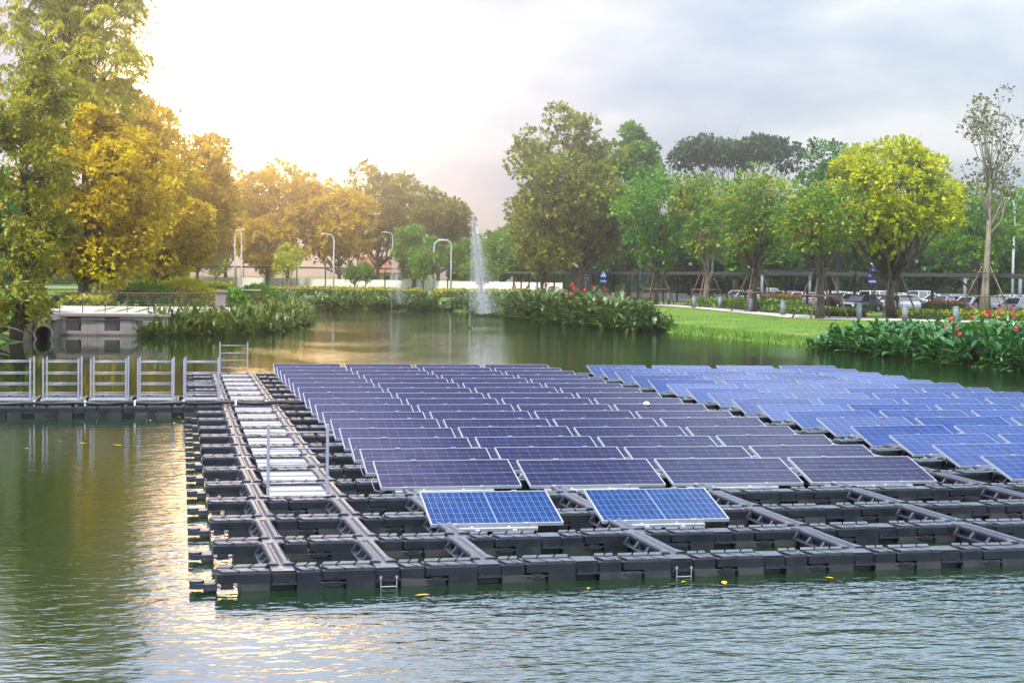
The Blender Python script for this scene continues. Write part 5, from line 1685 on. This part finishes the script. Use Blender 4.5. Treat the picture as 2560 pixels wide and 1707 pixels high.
def person(label, x, y, rz, mat, pose, z=0.06):
    t = thing('person', label, 'person', (x, y, z), rz)
    if pose == 'walk':
        J = [((0, 0, 0.93), .13, .10), ((0, 0, 1.15), .14, .10), ((0.02, 0, 1.40), .16, .10), ((0.03, 0, 1.50), .055), ((0.05, 0, 1.60), .085, .09), ((0.05, 0, 1.69), .075),
             ((0.02, 0.19, 1.39), .055), ((-0.06, 0.25, 1.12), .045), ((0.05, 0.25, 0.90), .035), ((0.10, 0.25, 0.80), .03),
             ((0.02, -0.19, 1.39), .055), ((0.12, -0.25, 1.13), .045), ((0.30, -0.22, 1.00), .035), ((0.38, -0.21, 0.98), .03),
             ((0.02, 0.10, 0.86), .085), ((0.20, 0.10, 0.50), .065), ((0.28, 0.10, 0.10), .045), ((0.40, 0.10, 0.04), .04),
             ((-0.02, -0.10, 0.86), .085), ((-0.06, -0.10, 0.48), .065), ((-0.30, -0.10, 0.16), .045), ((-0.22, -0.10, 0.04), .04)]
    elif pose == 'ride':
        J = [((-0.10, 0, 0.82), .14, .12), ((-0.08, 0, 1.02), .15, .11), ((0.02, 0, 1.26), .17, .11), ((0.05, 0, 1.36), .06), ((0.08, 0, 1.47), .10, .11), ((0.08, 0, 1.56), .09),
             ((0.03, 0.20, 1.25), .055), ((0.20, 0.27, 1.05), .045), ((0.42, 0.26, 1.02), .035), ((0.50, 0.26, 1.02), .03),
             ((0.03, -0.20, 1.25), .055), ((0.20, -0.27, 1.05), .045), ((0.42, -0.26, 1.02), .035), ((0.50, -0.26, 1.02), .03),
             ((-0.02, 0.13, 0.80), .09), ((0.36, 0.17, 0.68), .07), ((0.22, 0.17, 0.34), .05), ((0.34, 0.17, 0.28), .04),
             ((-0.02, -0.13, 0.80), .09), ((0.36, -0.17, 0.68), .07), ((0.22, -0.17, 0.34), .05), ((0.34, -0.17, 0.28), .04)]
    else:
        J = [((0, 0, 0.30), .14, .12), ((-0.02, 0, 0.52), .15, .11), ((0.04, 0, 0.76), .16, .11), ((0.07, 0, 0.86), .055), ((0.10, 0, 0.97), .09, .10), ((0.11, 0, 1.06), .08),
             ((0.05, 0.19, 0.75), .05), ((0.18, 0.24, 0.52), .045), ((0.36, 0.18, 0.48), .035), ((0.42, 0.15, 0.48), .03),
             ((0.05, -0.19, 0.75), .05), ((0.18, -0.24, 0.52), .045), ((0.36, -0.18, 0.48), .035), ((0.42, -0.15, 0.48), .03),
             ((0.08, 0.11, 0.28), .085), ((0.42, 0.13, 0.46), .065), ((0.50, 0.13, 0.08), .045), ((0.62, 0.13, 0.04), .04),
             ((0.08, -0.11, 0.28), .085), ((0.42, -0.13, 0.46), .065), ((0.50, -0.13, 0.08), .045), ((0.62, -0.13, 0.04), .04)]
    E = [(0, 1), (1, 2), (2, 3), (3, 4), (4, 5), (2, 6), (6, 7), (7, 8), (8, 9), (2, 10), (10, 11), (11, 12), (12, 13), (0, 14), (14, 15), (15, 16), (16, 17), (0, 18), (18, 19), (19, 20), (20, 21)]
    person_mesh('body', J, E, mat, t)
    hx, _, hz = J[5][0]
    bm = bmesh.new()
    bmesh.ops.create_icosphere(bm, subdivisions=2, radius=0.105)
    for v in bm.verts:
        v.co = Vector((v.co.x * 1.05 - 0.015, v.co.y * 0.95, max(v.co.z, -0.02 - 0.06 * (v.co.x < 0)) * 1.0))
    me = bpy.data.meshes.new('hair'); bm.to_mesh(me); bm.free()
    me.materials.append(M_['hair' if pose != 'ride' else 'orange_cloth'])
    link('hair' if pose != 'ride' else 'helmet', me, t, (hx, 0, hz))
    return t
cloth_mat('cloth_dark', [(0.0, (0.02, 0.02, 0.025)), (0.88, (0.10, 0.03, 0.05)), (1.49, SKIN)])
cloth_mat('cloth_navy', [(0.0, (0.05, 0.045, 0.05)), (0.88, (0.045, 0.03, 0.06)), (1.49, SKIN)])
cloth_mat('cloth_vest', [(0.0, (0.03, 0.03, 0.05)), (0.86, (0.85, 0.14, 0.02)), (1.36, SKIN)])
cloth_mat('cloth_blue', [(0.0, (0.04, 0.04, 0.06)), (0.34, (0.04, 0.10, 0.42)), (0.85, SKIN)])
person('person in dark red top and black trousers walking, left of the pair', 12.1, 211.3, 0.2, 'cloth_dark', 'walk')
person('person in dark clothes walking, right of the pair', 13.3, 211.3, 0.15, 'cloth_navy', 'walk')
person('person in a blue top sitting on the ground by the smallest young tree', 21.3, 195.8, 0.3, 'cloth_blue', 'sit')
person('rider in an orange vest on the blue motorcycle', 48.6, 219.0, math.pi + 0.15, 'cloth_vest', 'ride')
t = thing('motorcycle', 'blue motorcycle passing the right end of the white wall', 'motorcycle', (48.6, 219.0, 0.09), math.pi + 0.15)
m = MB()
m.prism([(-0.62, 0.62), (-0.55, 0.76), (-0.05, 0.70), (0.25, 0.80), (0.42, 0.98), (0.52, 0.96), (0.50, 0.55), (0.15, 0.30), (-0.30, 0.30)], 'y', -0.13, 0.13)
m.build('body', 'motor_blue', t, bevel=0.03)
for x in (-0.62, 0.66):
    m = MB()
    ring = [(x + 0.24 * math.cos(k * math.pi / 9), 0, 0.29 + 0.24 * math.sin(k * math.pi / 9)) for k in range(19)]
    m.tube(ring, 0.055, 6); m.build('wheel', 'tyre', t, smooth=True)
m = MB(); m.tube([(0.66, 0.07, 0.29), (0.50, 0.07, 0.75), (0.42, 0.07, 1.0)], 0.025, 6); m.tube([(0.66, -0.07, 0.29), (0.50, -0.07, 0.75), (0.42, -0.07, 1.0)], 0.025, 6)
m.tube([(0.44, -0.32, 1.03), (0.44, 0.32, 1.03)], 0.02, 6); m.build('fork', 'dark_steel', t)
m = MB(); m.box(0.50, 0.60, -0.08, 0.08, 0.84, 0.98); m.build('headlight', 'headlamp', t, bevel=0.02)

# ------------------------------------------------------------------ fountains
def fountain(label, x, y, h, r, drift, n, seed):
    g = np.random.default_rng(seed)
    t = thing('fountain', label, 'fountain', (x, y, WATER))
    m = MB(); m.tube([(0, 0, 0.0), (0.02, 0, h * 0.3), (0.06, 0, h * 0.65), (0.12, 0, h * 0.92), (0.16, 0, h)], [0.045, 0.035, 0.035, 0.04, 0.01], 8)
    m.build('jet', 'spray', t, smooth=True)
    # droplets falling back round the jet, blown to one side
    f = g.uniform(0, 1, n) ** 0.75
    z = h * (1 - f * 0.86)
    spread = r * (0.10 + 0.90 * f)
    an = g.uniform(0, 6.28, n); rad = np.abs(g.normal(0, 0.5, n))
    P = np.column_stack([drift * f ** 0.9 * 0.5 + 0.12 + np.cos(an) * rad * spread, np.sin(an) * rad * spread, z * g.uniform(0.93, 1.0, n)])
    d = unit(np.column_stack([g.normal(0, 0.3, (n, 2)), -np.ones(n)]))
    V = leaf_polys(g, P, d, 0.085 * h / 6, 0.25, up=(0.2, -1.0, 0.1), wob=0.6)
    o = link('droplets', quads('droplets', V, 'spray'), t); o['kind'] = 'stuff'
    m = MB(); m.tube([(0, 0, -0.05), (0, 0, 0.10)], 0.10, 10); m.build('nozzle', 'dark_steel', t)
    # splash ring
    nn = 140
    an = g.uniform(0, 6.28, nn); rad = g.uniform(0.2, r * 1.3, nn)
    P = np.column_stack([drift * 0.5 + np.cos(an) * rad, np.sin(an) * rad * 1.2, g.uniform(0.0, 0.05, nn)])
    V = leaf_polys(g, P, unit(g.normal(0, 1, (nn, 3)) * np.array([1, 1, 0.3])), 0.10, 0.3)
    o = link('splash', quads('splash', V, 'spray'), t); o['kind'] = 'stuff'
fountain('tall fountain jet with spray drifting right in the middle of the pond', 14.25, 70.4, 6.9, 1.15, 1.5, 19000, 5)
fountain('small fountain jet near the far bank of the pond', 14.9, 111, 4.9, 1.3, 1.3, 7000, 6)

# ------------------------------------------------------------------ air
hm = bpy.data.materials.new('haze')  # haze volume added to scatter the warm sky glow
hm.use_nodes = True
H_ = NT(hm.node_tree)
H_.n.clear()
ho = H_.node('ShaderNodeOutputMaterial')
pv = H_.node('ShaderNodeVolumePrincipled')
pv.inputs['Color'].default_value = (1.0, 0.90, 0.78, 1)
pv.inputs['Density'].default_value = 0.0013
pv.inputs['Anisotropy'].default_value = 0.93
H_.link(pv.outputs[0], ho.inputs['Volume'])
MATS['haze'] = hm
m = MB(); m.box(-950, 1350, -75, 1450, -2.7, 36.5)
o = m.build('haze', 'haze')
tag(o, 'thin warm haze added over the pond and park to spread the glow', 'haze', kind='stuff')
